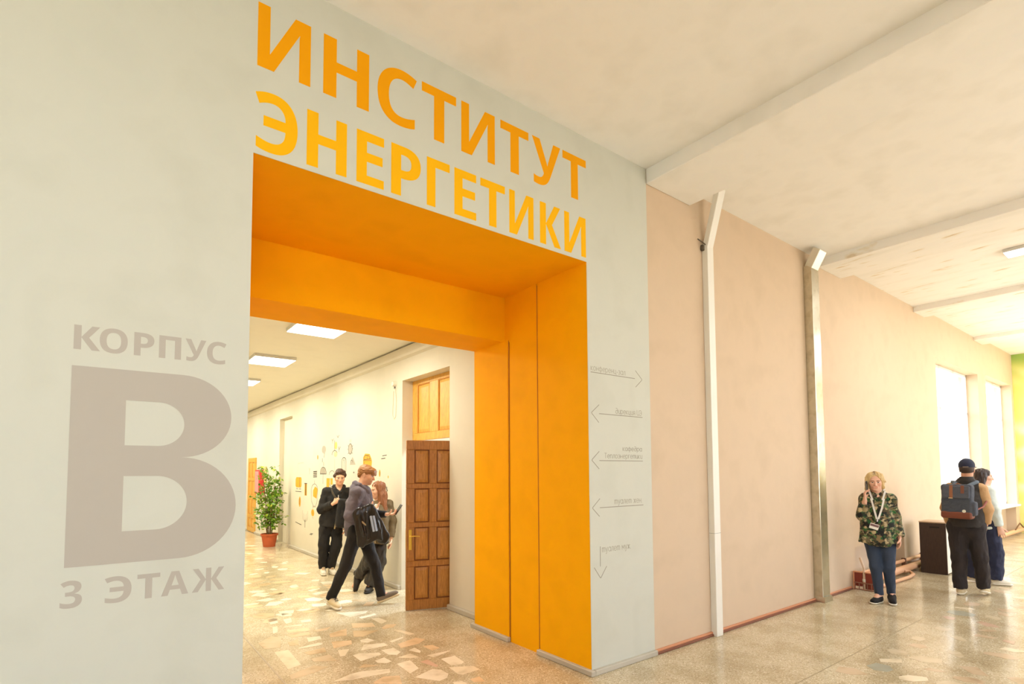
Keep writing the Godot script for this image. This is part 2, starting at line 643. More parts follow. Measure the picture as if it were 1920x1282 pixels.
func make_shell() -> void:
	# floor
	var fl := struct("floor", span(-4.4, 19.2, -0.3, 0.0, -19.6, 5.9), mats.terrazzo)
	make_shards(fl)
	# north wall of the hall: white part round the portal
	var w := MB.new()
	w.span(-4.2, 0.0, 0, 4.9, -0.004, 0.0)
	w.span(-4.2, -0.034, 0, 4.9, -0.35, -0.004)
	w.span(0.0, 2.586, 3.415, 4.9, -0.004, 0.0)
	w.span(-0.034, 2.62, 3.45, 4.9, -0.35, -0.004)
	w.span(2.586, 3.392, 0, 4.9, -0.004, 0.0)
	w.span(2.62, 3.392, 0, 4.9, -0.35, -0.004)
	struct("wall_north", w.mesh(), mats.white)
	# pink part with two windows and two radiator recesses
	w = MB.new()
	var zb := -0.35
	w.span(3.392, 7.88, 0, 5.0, zb, -0.004)
	w.span(7.88, 9.87, 0.56, 5.0, zb, -0.004)
	w.span(7.88, 9.87, 0, 0.56, zb, -0.2)
	w.span(9.87, 11.98, 0, 5.0, zb, -0.004)
	w.span(11.98, 15.0, 3.79, 5.0, zb, -0.004)
	w.span(11.98, 15.0, 0, 0.74, zb, -0.2)
	w.span(11.98, 12.2, 0, 0.74, -0.2, -0.004)
	w.span(14.8, 15.69, 0, 0.74, -0.2, -0.004)
	w.span(15.0, 15.69, 0, 5.0, zb, -0.004)
	w.span(15.69, 18.3, 3.85, 5.0, zb, -0.004)
	w.span(15.69, 18.3, 0, 0.74, zb, -0.2)
	w.span(18.1, 18.3, 0, 0.74, -0.2, -0.004)
	w.span(18.3, 18.8, 0, 5.0, zb, -0.004)
	struct("wall_north", w.mesh(), mats.pink)
	for q in [[11.98, 15.0, 3.79, "window_1"], [15.69, 18.3, 3.85, "window_2"]]:
		window_in(q[3], V((q[0] + q[1]) / 2, 0.74, -0.24), q[1] - q[0], q[2] - 0.74, 0.0, 3)
		struct("trim_sill", span(q[0] - 0.04, q[1] + 0.04, 0.70, 0.745, -0.22, 0.06, 0.008), mats.frame).name = "window_sill_" + q[3].right(1)
	# other walls of the hall
	w = MB.new()
	var xs := [-3.2, -0.8, 3.8, 5.4, 8.6, 11.4, 13.4, 17.4]  # unseen south windows, placed and sized to brighten the hall
	var x0 := -4.2
	for k in 4:
		w.span(x0, xs[k * 2], 0, 5.0, 5.2, 5.5)
		w.span(xs[k * 2], xs[k * 2 + 1], 0, 0.8, 5.2, 5.5)
		w.span(xs[k * 2], xs[k * 2 + 1], 3.7, 5.0, 5.2, 5.5)
		x0 = xs[k * 2 + 1]
	w.span(x0, 18.8, 0, 5.0, 5.2, 5.5)
	struct("wall_south", w.mesh(), mats.pink)
	for k in 4: window_in("window_%d" % (k + 3), V((xs[k * 2] + xs[k * 2 + 1]) / 2, 0.8, 5.38), xs[k * 2 + 1] - xs[k * 2], 2.9, 0.0, 3)
	struct("wall_west", span(-4.4, -4.0, 0, 5.0, -0.35, 5.5), mats.white)
	var mural := mat(Color.WHITE, 0.7)
	mural.albedo_texture = mural_texture()
	tri(mural, 0.2)
	mural.uv1_offset = V(0, 0, 0)
	struct("wall_east", span(18.5, 18.9, 0, 5.0, -0.35, 5.5), mural)
	# ceiling with beams
	w = MB.new()
	var bays := [[-4.2, 3.6, 4.50], [3.6, 7.3, 4.51], [14.9, 18.9, 4.68]]
	for b in bays: w.span(b[0], b[1], b[2], 5.1, -0.36, 5.5)
	var ce := struct("ceiling", w.mesh(), mats.ceiling)
	w = MB.new()
	w.span(7.3, 11.0, 4.56, 5.1, -0.36, 5.5)
	w.span(11.0, 14.9, 4.61, 5.1, -0.36, 5.5)
	obj("ceiling_bay", w.mesh(), mats.stained, ce)
	var beams := [[3.396, 4.09, 4.358], [7.02, 7.74, 4.395], [10.84, 11.4, 4.463], [14.8, 15.5, 4.53]]
	for k in 4:
		obj("ceiling_beam", span(beams[k][0], beams[k][1], beams[k][2], 4.9, -0.004, 5.25, 0.006), mats.ceiling if k == 0 else mats.stained, ce)
	# orange passage through the wall
	w = MB.new()
	w.span(2.586, 2.62, 0, 3.45, -0.648, -0.0045, 0.002)
	w.span(2.594, 2.62, 0, 3.45, -1.092, -0.670)
	w.span(2.586, 2.62, 0, 2.98, -1.72, -1.114, 0.002)
	w.span(2.594, 2.62, 2.95, 3.45, -1.175, -1.091)
	w.span(-0.034, 0.0, 0, 3.45, -1.72, -0.0045, 0.002)
	w.span(-0.034, 2.594, 3.415, 3.45, -1.17, -0.0045)
	w.span(-0.034, 2.62, 2.965, 3.46, -1.72, -1.17, 0.003)
	var pas := struct("trim_1", w.mesh(), mats.orange)
	w = MB.new()
	for z in [-0.659, -1.103]:
		w.span(2.604, 2.622, 0, 3.41, z - 0.0105, z + 0.0105)
		w.tube([V(2.596, 0.0, z - 0.005), V(2.596, 3.40 if z > -1 else 2.965, z - 0.005)], 0.006, 6)
	obj("groove", w.mesh(), mats.groove, pas)
	# the masonry behind it, unseen
	w = MB.new()
	w.span(2.62, 2.99, 0, 4.6, -1.72, -0.35)
	w.span(-0.5, -0.034, 0, 4.6, -1.72, -0.35)
	w.span(-0.5, 2.99, 3.46, 4.6, -1.72, -0.35)
	struct("wall_core", w.mesh(), mats.white)
	# plinths
	w = MB.new()
	w.span(2.60, 3.40, 0, 0.045, -0.02, 0.032, 0.006)
	w.span(2.554, 2.60, 0, 0.045, -0.665, 0.032, 0.006)
	w.span(2.554, 2.60, 0, 0.045, -1.76, -1.10, 0.006)
	w.span(-4.0, 0.03, 0, 0.045, -0.02, 0.032, 0.006)
	struct("baseboard_portal", w.mesh(), mats.plinth)
	w = MB.new()
	w.span(3.40, 7.70, 0, 0.022, -0.02, 0.026, 0.005)
	var bb := struct("baseboard_north", w.mesh(), mats.redbrown)
	obj("upper_strip", span(3.40, 7.70, 0.020, 0.042, -0.02, 0.016, 0.005), mat(Color8(206, 140, 100), 0.55), bb)
	w = MB.new()
	w.span(2.74, 2.80, 0, 0.06, -2.57, -1.72, 0.008)
	w.span(2.74, 2.80, 0, 0.06, -9.49, -3.91, 0.008)
	w.span(2.74, 2.80, 0, 0.06, -12.9, -10.58, 0.008)
	w.span(2.74, 2.80, 0, 0.06, -19, -13.9, 0.008)
	struct("baseboard_corridor", w.mesh(), mats.plinth)
	# corridor
	w = MB.new()
	w.span(2.788, 3.0, 0, 3.6, -2.58, -1.72)
	w.span(2.788, 3.0, 2.968, 3.6, -3.9, -2.58)
	w.span(2.788, 3.0, 0, 3.6, -9.5, -3.9)
	w.span(2.788, 3.0, 2.95, 3.6, -10.57, -9.5)
	w.span(2.90, 3.0, 0, 2.95, -10.57, -9.5)
	w.span(2.788, 3.0, 0, 3.6, -19.3, -10.57)
	struct("wall_corridor_east", w.mesh(), mats.corridor)
	struct("wall_corridor_west", span(-0.5, -0.2, 0, 3.6, -19.3, -1.72), mats.corridor)
	struct("wall_corridor_north", span(-0.5, 3.0, 0, 3.6, -19.3, -19.0), mats.corridor)
	w = MB.new()
	w.span(-0.5, 3.0, 3.44, 3.7, -9.3, -1.72)
	w.span(-0.5, 3.0, 3.446, 3.7, -19.3, -9.3)
	struct("ceiling_corridor", w.mesh(), mats.corridor_ceiling)
	w = MB.new()
	w.prism(PackedVector2Array([Vector2(0, 0), Vector2(0.05, 0.02), Vector2(0.062, 0.05), Vector2(0.062, 0.145), Vector2(0, 0.145)]), V(2.788, 3.27, -1.72), V(-1, 0, 0), V(0, 1, 0), 17.3)
	struct("trim_2", w.mesh(), mats.corridor)
	# the bright side room behind the open door
	w = MB.new()
	w.span(3.0, 6.5, 0, 3.6, -1.8, -1.6)
	w.span(3.0, 6.5, 0, 3.6, -6.2, -6.0)
	w.span(6.3, 6.5, 0, 0.7, -6.0, -1.8)
	w.span(6.3, 6.5, 3.1, 3.6, -6.0, -1.8)
	w.span(6.3, 6.5, 0.7, 3.1, -2.2, -1.8)
	w.span(6.3, 6.5, 0.7, 3.1, -6.0, -5.6)
	struct("wall_side_room", w.mesh(), mats.corridor)
	struct("ceiling_side_room", span(2.99, 6.5, 3.45, 3.7, -6.2, -1.6), mats.corridor)
	window_in("window_7", V(6.42, 0.7, -3.9), 3.4, 2.4, PI / 2, 3)

func window_in(called: String, base: Vector3, wd: float, ht: float, turn: float, lights: int) -> void:
	var m := MB.new()
	var f := 0.06
	m.span(-wd / 2, -wd / 2 + f, 0, ht, -0.03, 0.03, 0.006)
	m.span(wd / 2 - f, wd / 2, 0, ht, -0.03, 0.03, 0.006)
	m.span(-wd / 2, wd / 2, 0, f, -0.03, 0.03, 0.006)
	m.span(-wd / 2, wd / 2, ht - f, ht, -0.03, 0.03, 0.006)
	m.span(-wd / 2, wd / 2, ht * 0.70, ht * 0.70 + f, -0.03, 0.03, 0.006)
	for k in range(1, lights):
		var x := -wd / 2 + wd * k / lights
		m.span(x - f / 2, x + f / 2, 0, ht, -0.03, 0.03, 0.006)
	var o := struct(called, m.mesh(), mats.frame)
	o.position = base
	o.rotation.y = turn
	for k in lights:
		for r in [[0.0, 0.70], [0.70, 1.0]]:
			var a := -wd / 2 + wd * k / lights
			obj("pane", span(a + f / 2, a + wd / lights - f / 2, ht * r[0] + f, ht * r[1] - 0.002, -0.003, 0.003), mats.glass, o)

func mural_texture() -> ImageTexture:
	# painted wall: green leaves at the top, bands of lemon yellow below
	var im := Image.create(512, 512, false, Image.FORMAT_RGB8)
	var no := FastNoiseLite.new()
	no.seed = 21
	no.frequency = 0.006
	no.fractal_octaves = 3
	for y in 512:
		for x in 512:
			var h := 1.0 - y / 512.0
			var band := sin((x * 0.8 + y * 1.3) * 0.05 + no.get_noise_2d(x, y) * 5.0)
			var g := smoothstep(0.80, 0.97, h + no.get_noise_2d(x, y) * 0.08)
			g = maxf(g, 0.5 * smoothstep(0.55, 0.9, no.get_noise_2d(x * 1.5 + 300, y * 0.7) * 2.0))
			var c := Color8(240, 220, 120).lerp(Color8(246, 236, 180), 0.5 + 0.5 * band).lerp(Color8(150, 186, 88).lerp(Color8(200, 208, 96), 0.5 + 0.5 * band), g)
			im.set_pixel(x, y, c)
	return ImageTexture.create_from_image(im)

# ---------------------------------------------------------------- stone pieces set into the floor
func shard(fl: Node, pts: Array, m: Material) -> void:
	var poly := PackedVector2Array()
	for k in range(0, pts.size(), 2): poly.append(Vector2(pts[k], -pts[k + 1]))
	obj("stone_piece", MB.new().prism(poly, V(0, -0.004, 0), V(1, 0, 0), V(0, 0, -1), 0.0052).mesh(), m, fl)

func make_shards(fl: Node) -> void:
	var sm := []
	for c in [[252, 242, 220], [246, 232, 204], [240, 212, 174], [236, 206, 168], [226, 200, 162], [220, 198, 164], [226, 190, 166], [184, 182, 164], [226, 210, 180], [218, 194, 164], [216, 184, 160]]:
		var m := mat(Color8(c[0], c[1], c[2]), 0.22)
		m.albedo_texture = noise_tex("marble", 0.012, [[0.0, 0.45, 1.0], [Color(0.86, 0.83, 0.78), Color(0.97, 0.96, 0.94), Color.WHITE]], 256)
		sm.append(tri(m, 1.3))
	var W := 0
	var P := 2
	# those nearest the passage, one by one
	shard(fl, [1.63, -3.23, 1.96, -3.09, 1.90, -3.00, 1.70, -2.96], sm[0])
	shard(fl, [1.77, -2.88, 1.98, -2.93, 1.97, -2.85, 1.77, -2.81], sm[0])
	shard(fl, [1.86, -2.74, 1.94, -2.72, 1.96, -2.54, 1.86, -2.46], sm[1])
	shard(fl, [1.61, -2.69, 1.80, -2.57, 1.77, -2.41, 1.56, -2.52], sm[2])
	shard(fl, [1.80, -2.33, 1.89, -2.41, 1.99, -2.36, 1.91, -2.27, 1.80, -2.27], sm[3])
	shard(fl, [1.86, -2.17, 1.92, -2.15, 1.98, -1.92, 1.92, -1.91], sm[1])
	shard(fl, [1.52, -2.41, 1.74, -2.26, 1.52, -2.15, 1.45, -2.21], sm[4])
	shard(fl, [1.46, -2.06, 1.54, -2.08, 1.57, -1.97, 1.49, -1.94, 1.44, -1.99], sm[0])
	shard(fl, [1.67, -1.85, 1.84, -1.90, 1.83, -1.86, 1.68, -1.80], sm[0])
	shard(fl, [1.70, -1.72, 1.93, -1.79, 1.98, -1.69, 1.87, -1.61, 1.67, -1.59], sm[3])
	shard(fl, [1.43, -1.90, 1.61, -1.83, 1.61, -1.74, 1.35, -1.76], sm[0])
	shard(fl, [1.50, -1.65, 1.62, -1.64, 1.62, -1.49, 1.56, -1.44, 1.50, -1.50], sm[0])
	shard(fl, [1.70, -1.49, 1.78, -1.52, 1.78, -1.40, 1.75, -1.36], sm[0])
	shard(fl, [1.86, -1.52, 1.95, -1.49, 1.96, -1.37, 1.87, -1.35], sm[2])
	shard(fl, [1.24, -1.68, 1.30, -1.70, 1.46, -1.60, 1.45, -1.54, 1.24, -1.49], sm[0])
	shard(fl, [1.53, -1.37, 1.67, -1.40, 1.69, -1.26, 1.62, -1.29], sm[1])
	shard(fl, [1.77, -1.26, 2.00, -1.25, 1.99, -1.23, 1.79, -1.18], sm[0])
	shard(fl, [1.34, -1.42, 1.44, -1.45, 1.45, -1.32, 1.40, -1.30, 1.34, -1.36], sm[0])
	shard(fl, [1.46, -1.23, 1.59, -1.24, 1.56, -1.02, 1.45, -0.96], sm[0])
	shard(fl, [1.64, -1.15, 1.72, -1.16, 1.72, -0.97, 1.69, -0.95], sm[6])
	shard(fl, [1.82, -1.10, 1.96, -1.10, 1.94, -0.91, 1.90, -0.88, 1.81, -0.92], sm[0])
	shard(fl, [0.89, -1.18, 1.06, -1.25, 1.16, -1.25, 1.36, -1.16, 1.33, -1.08, 1.01, -1.13], sm[0])
	shard(fl, [1.44, -0.86, 1.64, -0.93, 1.69, -0.87, 1.69, -0.75, 1.64, -0.69, 1.56, -0.67], sm[0])
	shard(fl, [1.77, -0.88, 1.95, -0.78, 1.95, -0.68, 1.78, -0.67, 1.75, -0.70], sm[1])
	shard(fl, [1.14, -0.97, 1.25, -1.03, 1.36, -0.97, 1.30, -0.80, 1.13, -0.94], sm[2])
	shard(fl, [1.63, -0.58, 1.69, -0.57, 1.71, -0.50, 1.66, -0.45, 1.60, -0.50], sm[0])
	shard(fl, [1.77, -0.55, 1.86, -0.55, 1.84, -0.44, 1.76, -0.48], sm[3])
	shard(fl, [1.07, -2.48, 1.19, -2.44, 1.17, -2.33, 1.04, -2.32], sm[0])
	shard(fl, [0.91, -2.20, 1.11, -2.24, 1.14, -2.20, 1.11, -2.15, 0.91, -2.17], sm[0])
	shard(fl, [1.22, -2.19, 1.39, -2.11, 1.35, -1.99, 1.17, -1.98], sm[2])
	shard(fl, [1.18, -1.90, 1.28, -1.87, 1.18, -1.71, 1.14, -1.72], sm[1])
	shard(fl, [0.70, -2.21, 0.82, -2.20, 0.80, -1.72, 0.68, -1.68], sm[1])
	shard(fl, [1.00, -3.03, 1.17, -3.01, 1.16, -2.94, 0.98, -2.99], sm[1])
	shard(fl, [0.89, -3.08, 0.94, -3.08, 0.89, -2.86, 0.84, -2.84], sm[0])
	shard(fl, [0.92, -3.42, 1.02, -3.44, 0.98, -3.22, 0.90, -3.20], sm[0])
	shard(fl, [1.06, -3.32, 1.15, -3.34, 1.11, -3.15, 1.04, -3.12], sm[0])
	shard(fl, [1.20, -3.17, 1.31, -3.15, 1.29, -3.04, 1.19, -3.07], sm[0])
	shard(fl, [0.91, -2.03, 1.11, -2.06, 1.08, -1.92, 0.93, -1.93], sm[4])
	shard(fl, [0.91, -1.82, 1.08, -1.83, 1.08, -1.63, 0.91, -1.73], sm[5])
	shard(fl, [0.65, -1.53, 0.88, -1.64, 0.97, -1.53, 0.83, -1.46, 0.64, -1.43], sm[5])
	shard(fl, [1.29, -2.46, 1.50, -2.54, 1.41, -2.29, 1.26, -2.34], sm[3])
	shard(fl, [0.93, -2.72, 1.14, -2.66, 1.14, -2.55, 0.95, -2.57], sm[4])
	shard(fl, [0.64, -2.58, 0.80, -2.75, 0.87, -2.64, 0.78, -2.32, 0.65, -2.36], sm[5])
	shard(fl, [1.16, -1.34, 1.23, -1.40, 1.33, -1.29, 1.24, -1.31], sm[4])
	shard(fl, [1.20, -2.69, 1.39, -2.70, 1.31, -2.61, 1.22, -2.62], sm[3])
	shard(fl, [0.98, -2.87, 1.19, -2.82, 1.17, -2.69, 0.96, -2.75], sm[2])
	shard(fl, [0.88, -2.43, 0.99, -2.49, 0.94, -2.29, 0.86, -2.31], sm[4])
	var rng := RandomNumberGenerator.new()
	rng.seed = 42
	# farther down the corridor and over the hall: scattered, the near ones as pieces, the far ones joined
	var far := MB.new()
	var count := 46
	for area in [[2.4, 13.0, 1.24, 4.9, 1], [0.62, 2.05, -12.8, -3.45, 0]]:
		var step := 0.235 if area[4] != 1 else 0.30
		var z: float = area[3]
		while z > area[2] if area[3] > area[2] else z < area[3]:
			var x: float = area[0]
			while x < area[1]:
				var c := Vector2(x + rng.randf_range(0.02, 0.12), z + rng.randf_range(-0.08, 0.08))
				var r := rng.randf_range(0.07, 0.15)
				var poly := []
				var kn := rng.randi_range(4, 6)
				var a0 := rng.randf() * TAU
				var sq := rng.randf_range(0.45, 0.95)
				var tn := rng.randf() * PI
				for k in kn:
					var a := a0 + TAU * (k + rng.randf_range(-0.25, 0.25)) / kn
					var q := Vector2(cos(a), sin(a) * sq).rotated(tn) * r
					poly.append(c.x + q.x)
					poly.append(c.y + q.y)
				var u := rng.randf()
				var mi := (0 if u < 0.35 else (2 if u < 0.5 else (3 if u < 0.65 else (4 if u < 0.8 else 5))))
				if area[4] == 1: mi = (1 if u < 0.12 else (8 if u < 0.4 else (10 if u < 0.52 else (7 if u < 0.58 else 9))))
				var keep: bool = rng.randf() < 0.86 and not (area[4] == 1 and c.y < 1.22)
				if keep:
					var d := Vector2(c.x + 0.614, c.y - 3.133).length()
					if count < 290 and (d < 9.5 if area[4] == 0 else c.x > 2.9 and c.x < 9.0 and c.y < 1.3 + 0.30 * (c.x - 2.0)):
						shard(fl, poly, sm[mi])
						count += 1
					elif area[4] == 0 or c.x > 6.0:
						var p2 := PackedVector2Array()
						for k in range(0, poly.size(), 2): p2.append(Vector2(poly[k], -poly[k + 1]))
						far.col = sm[mi].albedo_color.srgb_to_linear()
						far.prism(p2, V(0, -0.004, 0), V(1, 0, 0), V(0, 0, -1), 0.0052)
				x += step
			z -= step
	var fm := mat(Color.WHITE, 0.22)
	fm.vertex_color_use_as_albedo = true
	var fo := obj("distant_stone_pieces", far.mesh(), fm, fl)
	fo.set_meta("kind", "stuff")
	# dark joint strips that edge the stone fields
	var j := MB.new()
	j.span(0.572, 0.584, -0.002, 0.0012, -18.9, 1.1)
	j.span(0.58, 18.4, -0.002, 0.0012, 1.088, 1.095)
	obj("joint_strip", j.mesh(), mat(Color8(168, 150, 116), 0.5), fl)

# ---------------------------------------------------------------- lettering on the wall
func font(weight: int) -> SystemFont:
	var f := SystemFont.new()
	f.font_names = PackedStringArray(["Droid Sans"])
	f.font_weight = weight
	return f

func glyph(called: String, s: String, f: Font, x0: float, x1: float, y0: float, y1: float, m: Material, parent: Node) -> void:
	var t := TextMesh.new()
	t.text = s
	t.font = f
	t.font_size = 96
	t.pixel_size = 0.01
	t.depth = 0.01
	t.curve_step = 0.6
	var b := t.get_aabb()
	var o := obj(called, t, m, parent)
	var k := V((x1 - x0) / b.size.x, (y1 - y0) / b.size.y, 0.12)
	o.scale = k
	o.position = V(x0 - b.position.x * k.x, y0 - b.position.y * k.y, 0.0006)

func make_lettering() -> void:
	var f := font(700)
	var t := thing("wall_lettering", "large orange two-line heading painted above the orange passage", "lettering")
	var row := [["И", 0.01, 0.299], ["Н", 0.374, 0.66], ["С", 0.717, 0.994], ["Т", 1.032, 1.302], ["И", 1.345, 1.637], ["Т", 1.689, 1.96], ["У", 1.996, 2.296], ["Т", 2.321, 2.59]]
	for r in row:
		var rd: float = 0.006 if r[0] == "С" else 0.0
		glyph("letter", r[0], f, r[1], r[2], 3.921 - rd - (0.004 if r[0] == "У" else 0.0), 4.292 + rd, mats.lettering, t)
	row = [["Э", 0.005, 0.232], ["Н", 0.284, 0.522], ["Е", 0.584, 0.764], ["Р", 0.814, 1.026], ["Г", 1.072, 1.25], ["Е", 1.288, 1.47], ["Т", 1.507, 1.728], ["И", 1.769, 2.006], ["К", 2.072, 2.294], ["И", 2.333, 2.579]]
	for r in row:
		var rd: float = 0.006 if r[0] == "Э" else 0.0
		glyph("letter", r[0], f, r[1], r[2], 3.448 - rd, 3.783 + rd, mats.lettering_low, t)
	t = thing("wall_lettering", "grey painted block letter with small words above and below, left of the orange passage", "lettering")
	for r in [["К", -0.732, -0.636], ["О", -0.638, -0.532], ["Р", -0.507, -0.426], ["П", -0.406, -0.313], ["У", -0.294, -0.203], ["С", -0.198, -0.11]]:
		var rd: float = 0.003 if r[0] in ["О", "С"] else 0.0
		glyph("letter", r[0], f, r[1], r[2], 2.222 - rd, 2.334 + rd, mats.grey_paint, t)
	for r in [["3", -0.745, -0.668], ["Э", -0.588, -0.486], ["Т", -0.464, -0.373], ["А", -0.367, -0.254], ["Ж", -0.238, -0.094]]:
		var rd: float = 0.003 if r[0] in ["3", "Э"] else 0.0
		glyph("letter", r[0], f, r[1], r[2], 1.055 - rd, 1.171 + rd, mats.grey_paint, t)
	# the block letter: outline, and two counters left open by building it as rings
	big_letter(t)
	# thin direction signs on the pier
	direction_sign("thin grey arrow sign pointing right, topmost of the five on the white pier", [[2.618, 2.483], [3.179, 2.483]], [[3.191, 2.556], [3.274, 2.489], [3.279, 2.482], [3.274, 2.475], [3.191, 2.408]], [["конференц-зал", 2.620, 3.051, 2.499, 0.034]])
	direction_sign("thin grey arrow sign pointing left, second from the top on the white pier", [[2.713, 2.137], [3.276, 2.137]], [[2.711, 2.212], [2.626, 2.147], [2.621, 2.140], [2.626, 2.133], [2.705, 2.063]], [["дирекция ИЭ", 2.919, 3.267, 2.152, 0.033]])
	direction_sign("thin grey arrow sign with two text lines, third from the top on the white pier", [[2.708, 1.741], [3.269, 1.741]], [[2.704, 1.817], [2.623, 1.752], [2.618, 1.745], [2.623, 1.738], [2.701, 1.672]], [["кафедра", 3.004, 3.260, 1.829, 0.028], ["Теплоэнергетики", 2.772, 3.262, 1.763, 0.030]])
	direction_sign("thin grey arrow sign pointing left, fourth from the top on the white pier", [[2.706, 1.347], [3.266, 1.347]], [[2.705, 1.422], [2.623, 1.355], [2.618, 1.348], [2.623, 1.341], [2.698, 1.276]], [["туалет жен.", 2.888, 3.249, 1.371, 0.034]])
	direction_sign("thin grey arrow sign pointing down, lowest of the five on the white pier", [[2.703, 1.025], [2.701, 0.864]], [[2.629, 0.859], [2.695, 0.773], [2.702, 0.768], [2.709, 0.773], [2.776, 0.856]], [["туалет муж.", 2.725, 3.087, 0.977, 0.036]])

func direction_sign(label: String, shaft: Array, head: Array, texts: Array) -> void:
	var t := thing("direction_sign", label, "sign", Vector3.ZERO, 0, "direction signs on the white pier")
	var m := MB.new()
	for line in [shaft, head]:
		var p := []
		for q in line: p.append(Vector2(q[0], q[1]))
		m.ribbon(p, 0.0058, V(0, 0, -0.001), V(1, 0, 0), V(0, 1, 0), 0.0017)
	obj("arrow", m.mesh(), mats.sign, t)
	for x in texts: obj("text_line", pen_text(x[0], x[1], x[2], x[3], x[4]).mesh(), mats.sign_text, t).set_meta("kind", "stuff")

func pen_strokes(ch: String) -> Array:
	# [advance, strokes]: round single-line letters, 1 unit of height for small ones
	var o := arc(Vector2(0.42, 0.5), Vector2(0.42, 0.5), 0, 360, 16)
	var L := func(a: Array) -> Array:
		var p := []
		for k in range(0, a.size(), 2): p.append(Vector2(a[k], a[k + 1]))
		return p
	match ch:
		"о": return [0.84, [o]]
		"а": return [0.84, [o, L.call([0.84, 1, 0.84, 0])]]
		"е": return [0.84, [L.call([0.0, 0.52, 0.82, 0.52]) + arc(Vector2(0.42, 0.5), Vector2(0.42, 0.5), 5, 320, 14)]]
		"р": return [0.84, [o, L.call([0, 1, 0, -0.45])]]
		"к": return [0.65, [L.call([0, 1, 0, 0]), L.call([0.6, 1, 0, 0.45, 0.65, 0])]]
		"н": return [0.7, [L.call([0, 1, 0, 0]), L.call([0.7, 1, 0.7, 0]), L.call([0, 0.5, 0.7, 0.5])]]
		"ф": return [1.1, [arc(Vector2(0.55, 0.5), Vector2(0.55, 0.46), 0, 360, 16), L.call([0.55, 1.25, 0.55, -0.4])]]
		"ц": return [0.85, [L.call([0, 1, 0, 0.3]) + arc(Vector2(0.35, 0.32), Vector2(0.35, 0.32), 180, 360, 8) + L.call([0.7, 1]), L.call([0.7, 0.5, 0.7, 0.0, 0.85, 0.0, 0.85, -0.25])]]
		"-": return [0.4, [L.call([0, 0.45, 0.4, 0.45])]]
		"з": return [0.62, [arc(Vector2(0.28, 0.76), Vector2(0.28, 0.24), 150, -90, 8) + arc(Vector2(0.28, 0.26), Vector2(0.32, 0.26), 90, -150, 8)]]
		"л": return [0.7, [L.call([0, 0, 0.12, 0.1, 0.28, 1, 0.7, 1, 0.7, 0])]]
		"д": return [0.84, [arc(Vector2(0.42, 0.42), Vector2(0.42, 0.42), 0, 360, 16), L.call([0.84, 0.42, 0.80, 0.95, 0.55, 1.35, 0.1, 1.4])]]
		"и": return [0.7, [L.call([0, 1, 0, 0.3]) + arc(Vector2(0.35, 0.32), Vector2(0.35, 0.32), 180, 360, 8) + L.call([0.7, 1]), L.call([0.7, 0.4, 0.7, 0])]]
		"я": return [0.7, [L.call([0.7, 0, 0.7, 1, 0.35, 1]) + arc(Vector2(0.33, 0.73), Vector2(0.3, 0.27), 100, 260, 8) + L.call([0.7, 0.45]), L.call([0.35, 0.45, 0.0, 0.0])]]
		"И": return [0.9, [L.call([0, 1.4, 0, 0.4]) + arc(Vector2(0.45, 0.42), Vector2(0.45, 0.42), 180, 360, 8) + L.call([0.9, 1.4]), L.call([0.9, 0.5, 0.9, 0])]]
		"Э": return [0.9, [arc(Vector2(0.32, 0.7), Vector2(0.55, 0.7), 125, -125, 14), L.call([0.25, 0.7, 0.86, 0.7])]]
		"Т": return [0.8, [L.call([0, 1.4, 0.8, 1.4]), L.call([0.4, 1.4, 0.4, 0])]]
		"п": return [0.7, [L.call([0, 0, 0, 1]), arc(Vector2(0.35, 0.66), Vector2(0.35, 0.34), 180, 0, 8) + L.call([0.7, 0])]]
		"э": return [0.75, [arc(Vector2(0.32, 0.5), Vector2(0.43, 0.5), 135, -135, 12), L.call([0.2, 0.5, 0.74, 0.5])]]
		"г": return [0.5, [L.call([0, 0, 0, 1, 0.5, 1])]]
		"т": return [1.0, [L.call([0, 0, 0, 1]), arc(Vector2(0.25, 0.7), Vector2(0.25, 0.3), 180, 0, 8) + L.call([0.5, 0]), arc(Vector2(0.75, 0.7), Vector2(0.25, 0.3), 180, 0, 8) + L.call([1.0, 0])]]
		"у": return [0.72, [L.call([0, 1, 0.38, 0.05]), L.call([0.72, 1, 0.3, -0.4, 0.05, -0.45])]]
		"ж": return [0.9, [L.call([0.45, 1, 0.45, 0]), L.call([0, 1, 0.45, 0.5, 0, 0]), L.call([0.9, 1, 0.45, 0.5, 0.9, 0])]]
		"м": return [0.85, [L.call([0, 0, 0, 1, 0.42, 0.3, 0.85, 1, 0.85, 0])]]
		".": return [0.1, [L.call([0.0, 0.0, 0.06, 0.0])]]
	return [0.35, []]

func pen_text(s: String, x0: float, x1: float, y: float, h: float) -> MB:
	var total := -0.28
	for ch in s: total += pen_strokes(ch)[0] + 0.28
	var k := (x1 - x0) / total
	var m := MB.new()
	var x := 0.0
	for ch in s:
		var g := pen_strokes(ch)
		for st in g[1]:
			var p := []
			for q in st: p.append(Vector2(x0 + (x + q.x) * k, y + q.y * h))
			m.ribbon(p, 0.0042, V(0, 0, -0.001), V(1, 0, 0), V(0, 1, 0), 0.0016)
		x += g[0] + 0.28
	return m

func arc(c: Vector2, r: Vector2, a0: float, a1: float, n := 20) -> Array:
	var o := []
	for k in n + 1:
		var a := deg_to_rad(lerpf(a0, a1, float(k) / n))
		o.append(c + Vector2(cos(a) * r.x, sin(a) * r.y))
	return o

